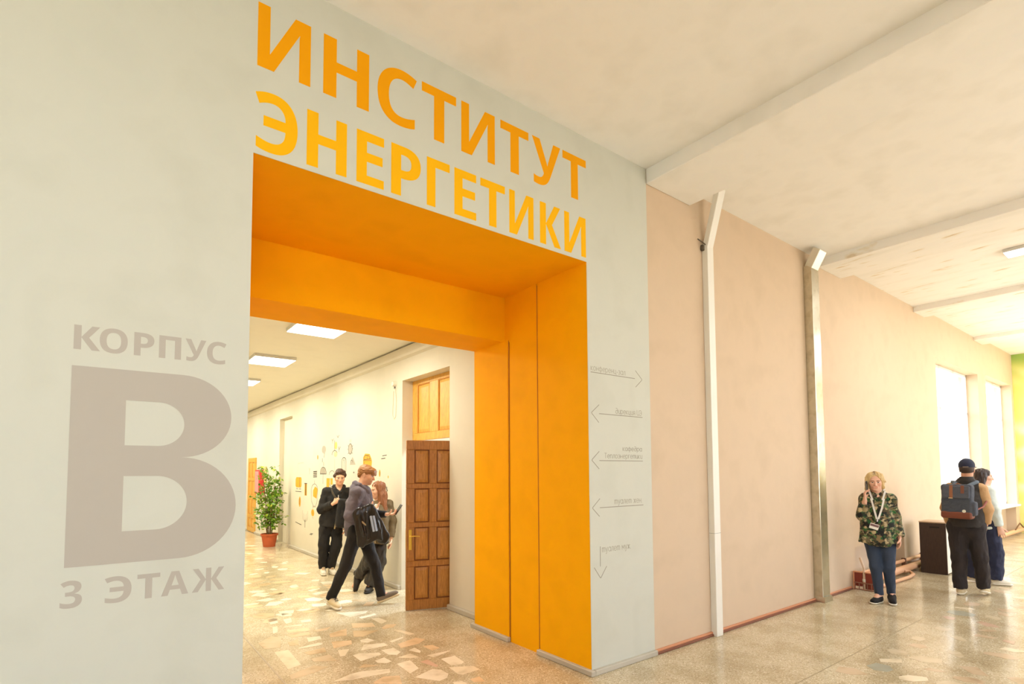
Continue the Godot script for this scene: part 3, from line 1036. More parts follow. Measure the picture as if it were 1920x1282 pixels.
func big_letter(t: Node) -> void:
	# stem, then two bowls, each a band between an outer and an inner arc
	var m := MB.new()
	var put := func(p: Array) -> void: m.prism(PackedVector2Array(p), V(0, 0, -0.001), V(1, 0, 0), V(0, 1, 0), 0.0024)
	put.call([Vector2(-0.735, 1.233), Vector2(-0.531, 1.233), Vector2(-0.531, 2.146), Vector2(-0.735, 2.146)])
	for b in [[1.732, 2.146, 1.786, 2.001, -0.079, -0.290, -0.30, -0.40], [1.233, 1.732, 1.381, 1.640, -0.049, -0.271, -0.30, -0.40]]:
		var yo: float = (b[0] + b[1]) / 2
		var yi: float = (b[2] + b[3]) / 2
		var outer := arc(Vector2(b[6], yo), Vector2(b[4] - b[6], (b[1] - b[0]) / 2), 90, -90, 28)
		var inner := arc(Vector2(b[7], yi), Vector2(b[5] - b[7], (b[3] - b[2]) / 2), 90, -90, 28)
		outer = [Vector2(-0.531, b[1])] + outer + [Vector2(-0.531, b[0])]
		inner = [Vector2(-0.531, b[3])] + inner + [Vector2(-0.531, b[2])]
		for k in outer.size() - 1:
			var q := [outer[k], inner[k], inner[k + 1], outer[k + 1]]
			put.call(q)
	obj("block_letter", m.mesh(), mats.grey_paint, t)

# ---------------------------------------------------------------- objects
func make_trunking() -> void:
	var t := thing("cable_trunking", "narrow white cable trunking with a kinked top on the pink wall", "cable duct", V(4.345, 0, 0))
	obj("riser", span(-0.055, 0.055, 0.0, 3.985, -0.004, 0.062, 0.004), mats.trunk, t)
	var k := MB.new()
	var a := V(0, 3.97, 0.03)
	var b := V(-0.06, 4.50, 0.225)
	var d := (b - a).normalized()
	var bs := Basis(V(1, 0, 0), d, V(1, 0, 0).cross(d).normalized())
	k.box((a + b) / 2, V(0.105, (b - a).length(), 0.062), 0.004, bs)
	obj("kinked_top", k.mesh(), mats.trunk, t)
	var j := MB.new()
	j.span(-0.056, 0.056, 1.02, 1.023, 0.0, 0.063)
	obj("joint", j.mesh(), mat(Color8(150, 146, 136), 0.6), t)
	j = MB.new()
	j.tube([V(-0.16, 4.03, 0.02), V(-0.05, 3.99, 0.04)], 0.006, 6)
	j.span(-0.085, -0.055, 3.93, 3.99, 0.0, 0.03, 0.004)
	obj("clip", j.mesh(), mat(Color8(90, 78, 60), 0.6), t)
	t = thing("cable_trunking", "wide grey metal cable trunking with a bent silver top on the pink wall", "cable duct", V(6.675, 0, 0))
	obj("riser", span(-0.10, 0.10, 0.0, 4.30, -0.004, 0.105, 0.005), mats.zinc, t)
	k = MB.new()
	a = V(0, 4.27, 0.052)
	b = V(-0.06, 4.47, 0.20)
	d = (b - a).normalized()
	bs = Basis(V(1, 0, 0), d, V(1, 0, 0).cross(d).normalized())
	k.box((a + b) / 2, V(0.19, (b - a).length(), 0.10), 0.005, bs)
	obj("bent_top", k.mesh(), mat(Color8(228, 226, 214), 0.32, 0.6), t)
	k = MB.new()
	k.prism(PackedVector2Array([Vector2(-0.11, 0), Vector2(0.125, 0), Vector2(0.10, 0.07), Vector2(-0.10, 0.07)]), V(0, 0, 0.0), V(1, 0, 0), V(0, 1, 0), 0.125)
	obj("flared_foot", k.mesh(), mats.zinc, t)
	obj("slot", span(-0.03, -0.022, 4.36, 4.46, 0.205, 0.215), mat(Color8(120, 112, 96), 0.6), t)
	t.get_child(t.get_child_count() - 1).free()

func make_pipes() -> void:
	var m := mat(Color8(226, 176, 136), 0.5)
	var t := thing("heating_pipes", "peach painted heating pipes along the foot of the pink wall", "pipe", V(0, 0, 0))
	obj("thick_pipe", MB.new().tube([V(8.0, 0.09, 0.09), V(11.9, 0.09, 0.09)], 0.052, 14).mesh(), m, t)
	obj("thin_pipe", MB.new().tube([V(8.0, 0.19, 0.03), V(11.9, 0.19, 0.03)], 0.026, 10).mesh(), m, t)
	obj("pipe_loop", MB.new().tube([V(8.1, 0.03, 0.24), V(9.15, 0.03, 0.26), V(9.4, 0.035, 0.24), V(9.5, 0.06, 0.16), V(9.35, 0.075, 0.13)], 0.024, 8).mesh(), m, t)
	for x in [9.7, 10.6, 11.4]: obj("bracket", span(x - 0.02, x + 0.02, 0.0, 0.23, 0.0, 0.06, 0.004), mat(Color8(120, 84, 62), 0.6), t)
	t = thing("heating_pipes", "peach pipe running under the far window beside the mural", "pipe", V(0, 0, 0))
	obj("thick_pipe", MB.new().tube([V(12.2, 0.10, 0.06), V(18.4, 0.10, 0.06)], 0.05, 12).mesh(), m, t)
	obj("hose", MB.new().tube([V(17.3, 0.16, 0.1), V(17.7, 0.30, 0.12), V(18.2, 0.16, 0.1)], 0.014, 6).mesh(), mat(Color8(120, 80, 50), 0.6), t)
	# low red-brown box round the valve
	t = thing("valve_box", "low red-brown box with an open middle at the foot of the pink wall", "pipe box", V(7.74, 0, 0))
	var rb := mat(Color8(136, 52, 34), 0.55)
	obj("panel", span(0, 0.03, 0.05, 0.235, 0.03, 0.125, 0.004), rb, t)
	obj("panel", span(0, 0.03, 0.02, 0.235, 0.165, 0.27, 0.004), rb, t)
	var fr := MB.new()
	fr.span(-0.008, 0.04, 0.235, 0.25, 0.02, 0.135, 0.003)
	fr.span(-0.008, 0.04, 0.0, 0.25, 0.012, 0.03, 0.003)
	fr.span(-0.005, 0.25, 0.235, 0.25, 0.155, 0.28, 0.003)
	obj("frame", fr.mesh(), mat(Color8(214, 150, 112), 0.55), t)
	var ir := MB.new()
	for k in 5: ir.tube([V(-0.012, 0.012, 0.04 + k * 0.05), V(-0.012, 0.10, 0.04 + k * 0.05)], 0.006, 6)
	ir.tube([V(-0.012, 0.10, 0.03), V(-0.012, 0.10, 0.25)], 0.008, 6)
	ir.tube([V(-0.012, 0.012, 0.03), V(-0.012, 0.012, 0.27)], 0.008, 6)
	obj("grille", ir.mesh(), mat(Color8(150, 100, 78), 0.6), t)
	var va := MB.new()
	va.tube([V(0.02, 0.02, 0.145), V(0.02, 0.30, 0.145)], 0.016, 8)
	va.tube([V(0.02, 0.30, 0.145), V(0.02, 0.44, 0.10)], 0.016, 8)
	obj("valve_pipe", va.mesh(), mat(Color8(236, 206, 176), 0.5), t)
	obj("coupling", MB.new().tube([V(0.015, 0.12, 0.145), V(0.015, 0.155, 0.145)], 0.024, 8).mesh(), mat(Color8(240, 232, 214), 0.5), t)

func make_cabinet() -> void:
	var t := thing("cabinet", "dark brown waist-high cabinet with pale front beside the man with the backpack", "cabinet", V(9.93, 0, 0.19))
	var br := mat(Color8(66, 48, 40), 0.5)
	br.albedo_texture = tex.wood
	tri(br, 2.0, false)
	obj("side_panel", span(0.0, 0.02, 0.0, 0.80, 0.0, 0.345, 0.003), br, t)
	obj("side_panel", span(0.40, 0.42, 0.0, 0.80, 0.0, 0.345, 0.003), br, t)
	obj("back_panel", span(0.02, 0.40, 0.02, 0.80, 0.0, 0.02), br, t)
	obj("front_panel", span(0.02, 0.40, 0.02, 0.79, 0.325, 0.345, 0.003), mat(Color8(232, 228, 220), 0.4), t)
	obj("top_board", span(-0.008, 0.43, 0.80, 0.82, -0.004, 0.352, 0.004), mat(Color8(190, 160, 130), 0.5), t)
	obj("grip_slot", MB.new().box(V(-0.001, 0.735, 0.20), V(0.006, 0.022, 0.13), 0.002).mesh(), mat(Color8(30, 22, 18), 0.8), t)

func panelled_leaf(t: Node, wd: float, ht: float, rows: Array, cols: Array, m: Material, pm: Material, bm: Material) -> void:
	# leaf in its own x (0 at the hinge) and y, 44 mm thick; rows and cols are the [from, to] of the sunk fields
	var fr := MB.new()
	var ys := [0.0]
	for r in rows: ys.append_array([r[0], r[1]])
	ys.append(ht)
	for k in range(0, ys.size(), 2): fr.span(0, wd, ys[k], ys[k + 1], -0.022, 0.022, 0.004)
	for r in rows:
		var xs := [0.0]
		for q in (cols if r.size() < 3 else r[2]): xs.append_array([q[0], q[1]])
		xs.append(wd)
		for k in range(0, xs.size(), 2): fr.span(xs[k], xs[k + 1], r[0], r[1], -0.022, 0.022, 0.004)
	obj("frame", fr.mesh(), m, t)
	for r in rows:
		for q in (cols if r.size() < 3 else r[2]):
			var w2: float = q[1] - q[0]
			var h2: float = r[1] - r[0]
			var p := MB.new()
			var c := V((q[0] + q[1]) / 2, (r[0] + r[1]) / 2, 0)
			p.box(c, V(w2 + 0.002, h2 + 0.002, 0.008))
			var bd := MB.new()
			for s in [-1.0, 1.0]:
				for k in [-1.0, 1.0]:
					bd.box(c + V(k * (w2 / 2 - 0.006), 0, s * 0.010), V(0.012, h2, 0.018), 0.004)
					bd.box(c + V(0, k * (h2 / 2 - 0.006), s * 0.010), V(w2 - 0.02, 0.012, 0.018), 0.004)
			obj("shaded_moulding", bd.mesh(), bm, t)  # bead colour darkened to draw the shadow round each panel
			for s in [-1.0, 1.0]:      # raised field with sloping margins
				var e := 0.052
				var o: Array[Vector3] = []
				var i: Array[Vector3] = []
				for k in [[-1, -1], [1, -1], [1, 1], [-1, 1]]:
					o.append(c + V(k[0] * (w2 / 2 - 0.012), k[1] * (h2 / 2 - 0.012), s * 0.004))
					i.append(c + V(k[0] * (w2 / 2 - e), k[1] * (h2 / 2 - e), s * 0.015))
				for k in 4:
					var k2 := (k + 1) % 4
					if s > 0: p.quad(o[k], o[k2], i[k2], i[k])
					else: p.quad(o[k2], o[k], i[k], i[k2])
				if s > 0: p.quad(i[0], i[1], i[2], i[3])
				else: p.quad(i[3], i[2], i[1], i[0])
			obj("panel", p.mesh(), pm, t)

func make_doors() -> void:
	# open oak leaf
	var t := thing("door_leaf", "brown oak panelled door leaf standing open into the corridor", "door", V(2.965, 0.006, -2.583))
	t.rotation.y = PI - 0.333
	# the leaf's own x runs from the hinge to the lock edge
	var rows := [[0.121, 0.514], [0.582, 0.981], [1.039, 1.449], [1.508, 1.922]]
	panelled_leaf(t, 0.687, 2.034, rows, [[0.125, 0.318], [0.408, 0.588]], mats.oak, mats.oak_panel, mats.bead_shade_oak)
	var h := MB.new()
	for s in [-1.0]:
		h.box(V(0.637, 0.835, s * 0.026), V(0.036, 0.245, 0.009), 0.004)
		h.tube([V(0.637, 0.877, s * 0.028), V(0.637, 0.877, s * 0.066)], 0.010, 10)
		h.tube([V(0.640, 0.877, s * 0.066), V(0.60, 0.882, s * 0.066), V(0.53, 0.876, s * 0.064)], 0.0085, 10, 0.006)
		h.tube([V(0.637, 0.78, s * 0.03), V(0.637, 0.78, s * 0.036)], 0.009, 10)
	obj("handle", h.mesh(), mats.brass, t)
	obj("lock_plate", span(0.686, 0.690, 0.74, 0.95, -0.011, 0.011), mats.brass, t)
	# fixed light over the doorway and its casing
	t = thing("door_transom", "pale pine panelled light above the open brown door", "door panel", V(2.972, 2.10, -2.58), PI / 2)
	panelled_leaf(t, 1.32, 0.868, [[0.105, 0.80]], [[0.208, 0.576], [0.806, 1.174]], mats.pine, mats.pine, mats.bead_shade_pine)
	# far leaf and the red cabinet
	t = thing("door_leaf", "pale pine panelled door far down the corridor beside a red cabinet", "door", V(2.775, 0.02, -12.93), PI / 2)
	panelled_leaf(t, 0.92, 2.06, [[0.12, 0.38], [0.48, 0.90], [1.0, 1.42], [1.50, 1.94]], [[0.12, 0.40], [0.50, 0.80]], mats.pine, mats.pine, mats.bead_shade_pine)
	t = thing("fire_cabinet", "red wall cabinet with a pale front behind the potted plant", "cabinet", V(2.784, 1.10, -12.25))
	obj("casing", span(-0.12, 0.0, 0.0, 0.64, -0.26, 0.28, 0.006), mat(Color8(204, 58, 52), 0.45), t)
	obj("front_sheet", span(-0.128, -0.12, 0.04, 0.60, -0.24, 0.16, 0.003), mat(Color8(226, 150, 150), 0.5), t)
	obj("wall_board", span(-0.03, 0.0, 0.30, 0.72, 0.285, 0.5, 0.004), mat(Color8(226, 190, 120), 0.6), t)
	# white door inside the second recess
	var d := struct("door_2", span(2.885, 2.90, 0.0, 2.1, -10.54, -9.53, 0.004), mats.corridor)
	# small alarm sounder and its cord
	t = thing("wall_sensor", "small white wall sensor with a hanging cord left of the doorway", "sensor", V(2.788, 2.95, -4.14))
	obj("casing", MB.new().tube([V(0, 0, 0), V(-0.03, 0, 0), V(-0.045, 0, 0)], 0.045, 14, 0.03).mesh(), mat(Color8(240, 232, 214), 0.5), t)
	obj("clip", MB.new().box(V(-0.012, -0.055, 0.01), V(0.02, 0.03, 0.02), 0.004).mesh(), mat(Color8(110, 100, 84), 0.5), t)
	obj("cord", MB.new().tube([V(-0.01, -0.06, 0.02), V(-0.006, -0.25, 0.05), V(-0.006, -0.48, 0.03), V(-0.006, -0.52, -0.02), V(-0.006, -0.45, -0.07), V(-0.006, -0.10, -0.04)], 0.0035, 5).mesh(), mat(Color8(226, 212, 182), 0.6), t)

func make_plant() -> void:
	var t := thing("potted_plant", "tall leafy green ficus in a terracotta pot by the corridor recess", "plant", V(2.44, 0, -9.9))
	obj("pot", MB.new().lathe([Vector2(0.0, 0.0), Vector2(0.125, 0.0), Vector2(0.165, 0.25), Vector2(0.182, 0.25), Vector2(0.186, 0.29), Vector2(0.165, 0.29), Vector2(0.155, 0.24), Vector2(0.0, 0.24)], V(0, 0, 0), 28).mesh(), mats.terracotta, t)
	obj("soil", MB.new().lathe([Vector2(0.158, 0.245), Vector2(0.0, 0.255)], V(0, 0, 0), 20).mesh(), mats.soil, t)
	var rng := RandomNumberGenerator.new()
	rng.seed = 9
	var st := MB.new()
	var tips := []
	for k in 9:
		var a := TAU * k / 9.0 + rng.randf() * 0.5
		var reach := rng.randf_range(0.08, 0.26)
		var top := rng.randf_range(0.95, 1.62) if k % 3 else 1.70
		var b := V(cos(a) * 0.05, 0.25, sin(a) * 0.05)
		var m := V(cos(a) * reach * 0.5, top * 0.55, sin(a) * reach * 0.5)
		var e := V(cos(a) * reach + rng.randf_range(-0.05, 0.05), top, sin(a) * reach)
		st.tube([b, m, e], 0.011, 6, 0.004)
		for j in 14:
			var u := 0.18 + 0.82 * j / 13.0
			var p := b.lerp(m, u * 2) if u < 0.5 else m.lerp(e, u * 2 - 1)
			var spread := 0.30 * sin(PI * clampf(0.15 + u * 0.78, 0, 1)) + 0.03
			var aa := rng.randf() * TAU
			var q := p + V(cos(aa) * spread * rng.randf_range(0.4, 1.0), rng.randf_range(-0.02, 0.12), sin(aa) * spread * rng.randf_range(0.4, 1.0))
			st.tube([p, q], 0.003, 4, 0.0015)
			tips.append([p, q])
	obj("stem", st.mesh(), mat(Color8(110, 84, 50), 0.8), t)
	var lf := MB.new()
	for s in tips:
		for j in 11:
			var c: Vector3 = s[0].lerp(s[1], rng.randf_range(0.35, 1.05)) + V(rng.randfn() * 0.025, rng.randfn() * 0.025, rng.randfn() * 0.025)
			var d := V(rng.randfn(), rng.randfn() * 0.5 - 0.25, rng.randfn()).normalized()
			var nn := (Vector3.UP + V(rng.randfn(), rng.randfn(), rng.randfn()) * 0.6).normalized()
			var sd := d.cross(nn).normalized()
			var up := sd.cross(d)
			var L := rng.randf_range(0.06, 0.10)
			var w := L * 0.30
			lf.col = Color8(92, 140, 30).lerp(Color8(190, 206, 78), rng.randf() * rng.randf() * 1.3).srgb_to_linear()
			var b0 := c
			var m0 := c + d * L * 0.5 - up * L * 0.06
			var t0 := c + d * L - up * L * 0.16
			lf.quad(b0, m0 + sd * w, t0, m0)
			lf.quad(b0, m0, t0, m0 - sd * w)
	var lm := mat(Color.WHITE, 0.4)
	lm.vertex_color_use_as_albedo = true
	lm.backlight_enabled = true
	lm.backlight = Color(0.35, 0.4, 0.12)
	var fo := obj("foliage", lf.mesh(), lm, t)
	fo.set_meta("kind", "stuff")

# ---------------------------------------------------------------- line drawings on the corridor wall
func doodle(t: Node, called: String, fills: Array, lines: Array) -> void:
	# 2-D axes of the wall: x is the way along the wall towards the passage (world z), y is up
	var m := MB.new()
	for f in fills:
		m.col = f[0].srgb_to_linear()
		m.prism(PackedVector2Array(f[1]), V(2.7882, 0, 0), V(0, 0, 1), V(0, 1, 0), 0.0012)
	for l in lines:
		m.col = l[0].srgb_to_linear()
		m.ribbon(l[1], l[2], V(2.7882, 0, 0), V(0, 0, 1), V(0, 1, 0), 0.0018)
	obj(called, m.mesh(), mats.ink, t)

func oval(x: float, y: float, rx: float, ry: float, n := 18) -> Array:
	var o := arc(Vector2(x, y), Vector2(rx, ry), 0, 360, n)
	o.pop_back()
	return o

func make_doodles() -> void:
	mats.ink = mat(Color.WHITE, 0.6)
	mats.ink.vertex_color_use_as_albedo = true
	var t := thing("wall_drawings", "scattered black and orange line drawings stuck on the corridor wall", "wall art")
	var K := Color8(52, 46, 40)
	var O := Color8(240, 168, 40)
	var G := Color8(176, 168, 150)
	var v := func(a: Array) -> Array:
		var o := []
		for k in range(0, a.size(), 2): o.append(Vector2(a[k], a[k + 1]))
		return o
	doodle(t, "orange_tag", [[O, v.call([-9.16, 1.37, -9.1, 1.34, -8.76, 1.34, -8.72, 1.38, -8.72, 1.53, -8.76, 1.56, -9.1, 1.56, -9.16, 1.52])]], [[K, v.call([-8.86, 1.36, -8.86, 1.55]), 0.02], [K, v.call([-9.16, 1.25, -8.73, 1.25]), 0.012], [G, v.call([-9.1, 1.31, -8.98, 1.31]), 0.03], [G, v.call([-8.88, 1.31, -8.76, 1.31]), 0.03]])
	doodle(t, "orange_strip", [[O, v.call([-8.50, 1.18, -8.34, 1.18, -8.34, 1.44, -8.50, 1.44])]], [[K, v.call([-8.42, 1.20, -8.42, 1.40]), 0.05], [K, v.call([-8.5, 1.43, -8.34, 1.43]), 0.02]])
	doodle(t, "orange_pen", [[O, oval(-8.83, 1.035, 0.07, 0.11)]], [[K, v.call([-8.83, 1.10, -8.83, 0.98]), 0.03]])
	doodle(t, "dash_pair", [], [[K, v.call([-9.12, 0.585, -8.92, 0.568]), 0.013], [K, v.call([-8.9, 0.565, -8.69, 0.553]), 0.013]])
	doodle(t, "dash_pair", [], [[K, v.call([-8.05, 0.427, -7.9, 0.432]), 0.012], [K, v.call([-8.1, 0.405, -7.96, 0.408]), 0.012]])
	doodle(t, "dash_pair", [], [[K, v.call([-4.57, 1.905, -4.42, 1.912]), 0.011], [K, v.call([-4.61, 1.862, -4.47, 1.868]), 0.011]])
	doodle(t, "bulb", [[O, v.call([-7.92, 1.18, -7.70, 1.14, -7.64, 1.34, -7.80, 1.38, -7.92, 1.30])]], [[K, arc(Vector2(-7.84, 1.30), Vector2(0.20, 0.13), 180, 0, 14) + v.call([-7.66, 1.10, -7.74, 1.0]), 0.008], [K, v.call([-8.04, 1.30, -8.02, 1.08, -7.92, 1.0]), 0.008], [K, v.call([-7.84, 1.43, -7.84, 1.50]), 0.008], [G, v.call([-7.93, 0.98, -7.76, 0.98]), 0.03]])
	doodle(t, "stripe_stack", [], [[K, v.call([-7.92, 1.675, -7.70, 1.68]), 0.02], [K, v.call([-7.92, 1.64, -7.70, 1.645]), 0.02], [K, v.call([-7.92, 1.605, -7.70, 1.61]), 0.02], [K, v.call([-7.92, 1.57, -7.70, 1.575]), 0.02]])
	doodle(t, "umbrella", [[G, arc(Vector2(-7.32, 1.63), Vector2(0.18, 0.13), 180, 0, 12)]], [[K, arc(Vector2(-7.32, 1.63), Vector2(0.18, 0.13), 180, 0, 12) + v.call([-7.5, 1.63]), 0.011], [K, v.call([-7.32, 1.76, -7.32, 1.44]), 0.007], [K, v.call([-7.4, 1.63, -7.38, 1.72]), 0.006], [K, v.call([-7.24, 1.63, -7.26, 1.72]), 0.006], [K, v.call([-7.30, 1.86, -7.30, 1.79]), 0.012], [K, v.call([-7.38, 1.93, -7.38, 1.86]), 0.012]])
	doodle(t, "grey_leaf", [[G, oval(-7.30, 2.10, 0.12, 0.075)]], [[K, v.call([-7.26, 2.03, -7.28, 1.95]), 0.012]])
	doodle(t, "orange_flame", [[O, oval(-7.66, 1.96, 0.035, 0.045)]], [[K, v.call([-7.66, 1.99, -7.66, 1.93]), 0.01]])
	doodle(t, "beetle", [[G, oval(-5.91, 2.06, 0.09, 0.085)]], [[K, arc(Vector2(-5.91, 2.06), Vector2(0.09, 0.09), 0, 360, 18), 0.010], [K, v.call([-6.02, 2.13, -5.98, 2.10]), 0.007], [K, v.call([-5.79, 2.12, -5.84, 2.09]), 0.007], [K, v.call([-6.04, 2.06, -6.0, 2.06]), 0.007], [K, v.call([-5.78, 2.06, -5.82, 2.06]), 0.007], [K, v.call([-6.02, 1.98, -5.97, 2.0]), 0.007], [K, v.call([-5.80, 1.98, -5.85, 2.0]), 0.007], [G, v.call([-5.93, 2.18, -5.93, 2.22]), 0.01], [G, v.call([-5.88, 2.18, -5.88, 2.22]), 0.01]])
	doodle(t, "car", [[O, v.call([-5.33, 1.75, -4.99, 1.74, -4.97, 1.83, -5.0, 1.88, -5.07, 1.95, -5.25, 1.96, -5.33, 1.90])]], [[K, v.call([-5.30, 1.85, -5.28, 1.915, -5.23, 1.93, -5.10, 1.925, -5.04, 1.87, -5.30, 1.86]), 0.010], [K, v.call([-5.16, 1.925, -5.16, 1.865]), 0.008], [K, v.call([-5.28, 1.82, -5.28, 1.77]), 0.014], [K, v.call([-5.32, 1.845, -5.0, 1.845]), 0.007]])
	doodle(t, "arch", [], [[K, v.call([-6.32, 1.68]) + arc(Vector2(-6.21, 1.84), Vector2(0.11, 0.08), 180, 0, 12) + v.call([-6.10, 1.68]), 0.012], [K, v.call([-6.25, 1.68]) + arc(Vector2(-6.21, 1.83), Vector2(0.045, 0.05), 180, 0, 10) + v.call([-6.17, 1.68]), 0.006]])
	doodle(t, "grey_hill", [[G, v.call([-5.93, 1.785, -5.66, 1.785, -5.74, 1.87, -5.80, 1.92, -5.87, 1.87])]], [[K, arc(Vector2(-5.84, 1.83), Vector2(0.05, 0.035), 190, -10, 10), 0.008]])
	doodle(t, "sprout", [[Color8(240, 190, 100), oval(-6.63, 2.15, 0.07, 0.07)], [Color8(228, 196, 150), oval(-6.64, 1.99, 0.09, 0.05)]], [[K, v.call([-6.70, 2.245, -6.70, 2.06]), 0.009], [K, arc(Vector2(-6.69, 1.99), Vector2(0.14, 0.07), 185, 20, 12), 0.010], [G, v.call([-6.69, 1.9, -6.69, 1.6]), 0.007]])
	doodle(t, "bird_mark", [], [[K, v.call([-6.86, 2.28, -6.82, 2.24, -6.82, 2.20]), 0.008], [K, v.call([-6.76, 2.28, -6.82, 2.24]), 0.008]])
	doodle(t, "bird_mark", [], [[K, v.call([-6.58, 2.33, -6.53, 2.29, -6.47, 2.33]), 0.008]])
	doodle(t, "bird_mark", [], [[K, v.call([-6.50, 2.12, -6.46, 2.07, -6.40, 2.12]), 0.010], [K, v.call([-6.46, 2.07, -6.46, 2.03]), 0.009]])
	doodle(t, "orange_cup", [[O, v.call([-7.12, 1.37, -6.97, 1.37, -6.93, 1.55, -7.12, 1.55])], [O, v.call([-6.90, 1.43, -6.78, 1.43, -6.78, 1.55, -6.90, 1.55])]], [[K, arc(Vector2(-6.84, 1.50), Vector2(0.14, 0.10), 200, 330, 10), 0.008], [K, arc(Vector2(-6.82, 1.60), Vector2(0.16, 0.09), 170, 20, 10), 0.008]])
	doodle(t, "orange_flower", [[O, oval(-7.93, 0.85, 0.10, 0.07)]], [[K, v.call([-7.95, 0.88, -7.91, 0.82]), 0.012], [G, v.call([-7.95, 0.93, -7.90, 0.96]), 0.01], [G, v.call([-7.95, 0.76, -7.9, 0.74]), 0.012]])
	doodle(t, "cactus", [], [[G, v.call([-8.62, 0.86]) + arc(Vector2(-8.44, 0.76), Vector2(0.18, 0.12), 180, 360, 14) + v.call([-8.26, 0.86]), 0.010], [G, v.call([-8.52, 0.80]) + arc(Vector2(-8.44, 0.74), Vector2(0.08, 0.08), 180, 360, 10) + v.call([-8.36, 0.80]), 0.010], [G, v.call([-8.44, 0.66, -8.44, 0.53]), 0.05]])
	doodle(t, "small_star", [], [[K, v.call([-5.74, 1.67, -5.74, 1.64]), 0.012], [K, v.call([-5.77, 1.655, -5.71, 1.655]), 0.008]])
	doodle(t, "orange_drop", [[O, oval(-4.67, 1.64, 0.03, 0.055)]], [[K, v.call([-4.66, 1.66, -4.66, 1.61]), 0.012]])
	doodle(t, "orange_dot", [[O, oval(-4.36, 1.585, 0.015, 0.022)]], [])
	doodle(t, "desk_lamp", [], [[K, v.call([-4.52, 1.43, -4.40, 1.43, -4.40, 1.25]), 0.012], [K, v.call([-4.42, 1.41, -4.38, 1.38]), 0.016]])
	doodle(t, "sprig", [], [[G, v.call([-8.22, 1.75, -8.18, 1.70, -8.18, 1.62]), 0.010], [G, v.call([-8.14, 1.74, -8.18, 1.70]), 0.010]])
	doodle(t, "grey_line", [], [[G, v.call([-9.0, 1.86, -8.6, 1.87]), 0.008]])

# ---------------------------------------------------------------- people
# Every figure is built in its own axes: x to the right, y up, z towards the viewer; the root is then turned about y.
func skin_paint(q: Dictionary) -> Callable:
	# colours of the face by place in the head's own axes
	var c: Vector3 = q.c
	var bi: Basis = q.bs.inverse()
	var base: Color = q.skin
	var lip: Color = base.lerp(lin(190, 84, 80), 0.45)
	var dark: Color = q.brow
	var stubble: float = q.get("stubble", 0.0)
	return func(p: Vector3) -> Color:
		var e := bi * (p - c)
		var col := base
		if e.z > 0.02:
			if stubble > 0: col = col.lerp(dark, stubble * clampf((e.z - 0.015) / 0.05, 0, 1) * clampf((-0.028 - e.y) / 0.025, 0, 1))
			col = col.lerp(lin(216, 110, 84), 0.22 * clampf(1.0 - (Vector2(absf(e.x) - 0.042, e.y + 0.025).length() / 0.028), 0, 1))
			if absf(e.x) < 0.020 and absf(e.y + 0.0585) < 0.0068 and e.z > 0.07: col = lip
			var ex := absf(e.x) - 0.031
			if absf(ex) < 0.016 and absf(e.y - 0.004) < 0.0065: col = lin(226, 214, 204) if absf(ex) > 0.007 else lin(40, 28, 22)
			if absf(ex) < 0.018 and absf(e.y - 0.0105) < 0.0035: col = dark.lerp(base, 0.25)
			if absf(ex) < 0.021 and absf(e.y - 0.027 + absf(ex) * 0.25) < 0.0038: col = dark.lerp(base, 0.15)
		return col

func head_net(q: Dictionary) -> Array:
	var c: Vector3 = q.c
	var bs: Basis = q.bs
	var P := []
	var E := func(x: float, y: float, z: float, rx: float, ry: float, rz: float, s: float, op := 0) -> void: P.append(ell(c + bs * V(x, y, z), V(rx, ry, rz), s, bs, op))
	E.call(0, 0.035, -0.014, 0.076, 0.084, 0.096, 0.02)
	E.call(0, -0.028, 0.028, 0.060, 0.074, 0.060, 0.03)
	E.call(0, -0.089, 0.062, 0.026, 0.022, 0.024, 0.03)
	E.call(0, -0.062, 0.010, 0.056, 0.040, 0.052, 0.03)
	P.append(cap(c + bs * V(-0.034, 0.024, 0.074), c + bs * V(0.034, 0.024, 0.074), 0.013, 0.013, 0.02))
	for s in [-1.0, 1.0]:
		E.call(s * 0.040, -0.018, 0.060, 0.024, 0.020, 0.022, 0.025)
		E.call(s * 0.031, 0.004, 0.092, 0.016, 0.011, 0.012, 0.008, 1)
		E.call(s * 0.031, 0.004, 0.074, 0.0125, 0.0115, 0.0125, 0.003)
		P.append(cap(c + bs * V(s * 0.075, 0.022, -0.018), c + bs * V(s * 0.073, -0.030, -0.004), 0.017, 0.011, 0.008, bs * V(1, 0, 0), 2.2))
		E.call(s * 0.010, -0.034, 0.094, 0.009, 0.007, 0.009, 0.008)
	P.append(cap(c + bs * V(0, 0.014, 0.086), c + bs * V(0, -0.030, 0.105), 0.008, 0.012, 0.012))
	P.append(cap(c + bs * V(-0.017, -0.054, 0.080), c + bs * V(0.017, -0.054, 0.080), 0.009, 0.009, 0.010))
	P.append(cap(c + bs * V(-0.015, -0.064, 0.080), c + bs * V(0.015, -0.064, 0.080), 0.009, 0.009, 0.010))
	P.append(cap(c + bs * V(0, -0.05, -0.022), q.neck, 0.052, q.get("neck_r", 0.058), 0.03))
	return net(P, 0.0045)

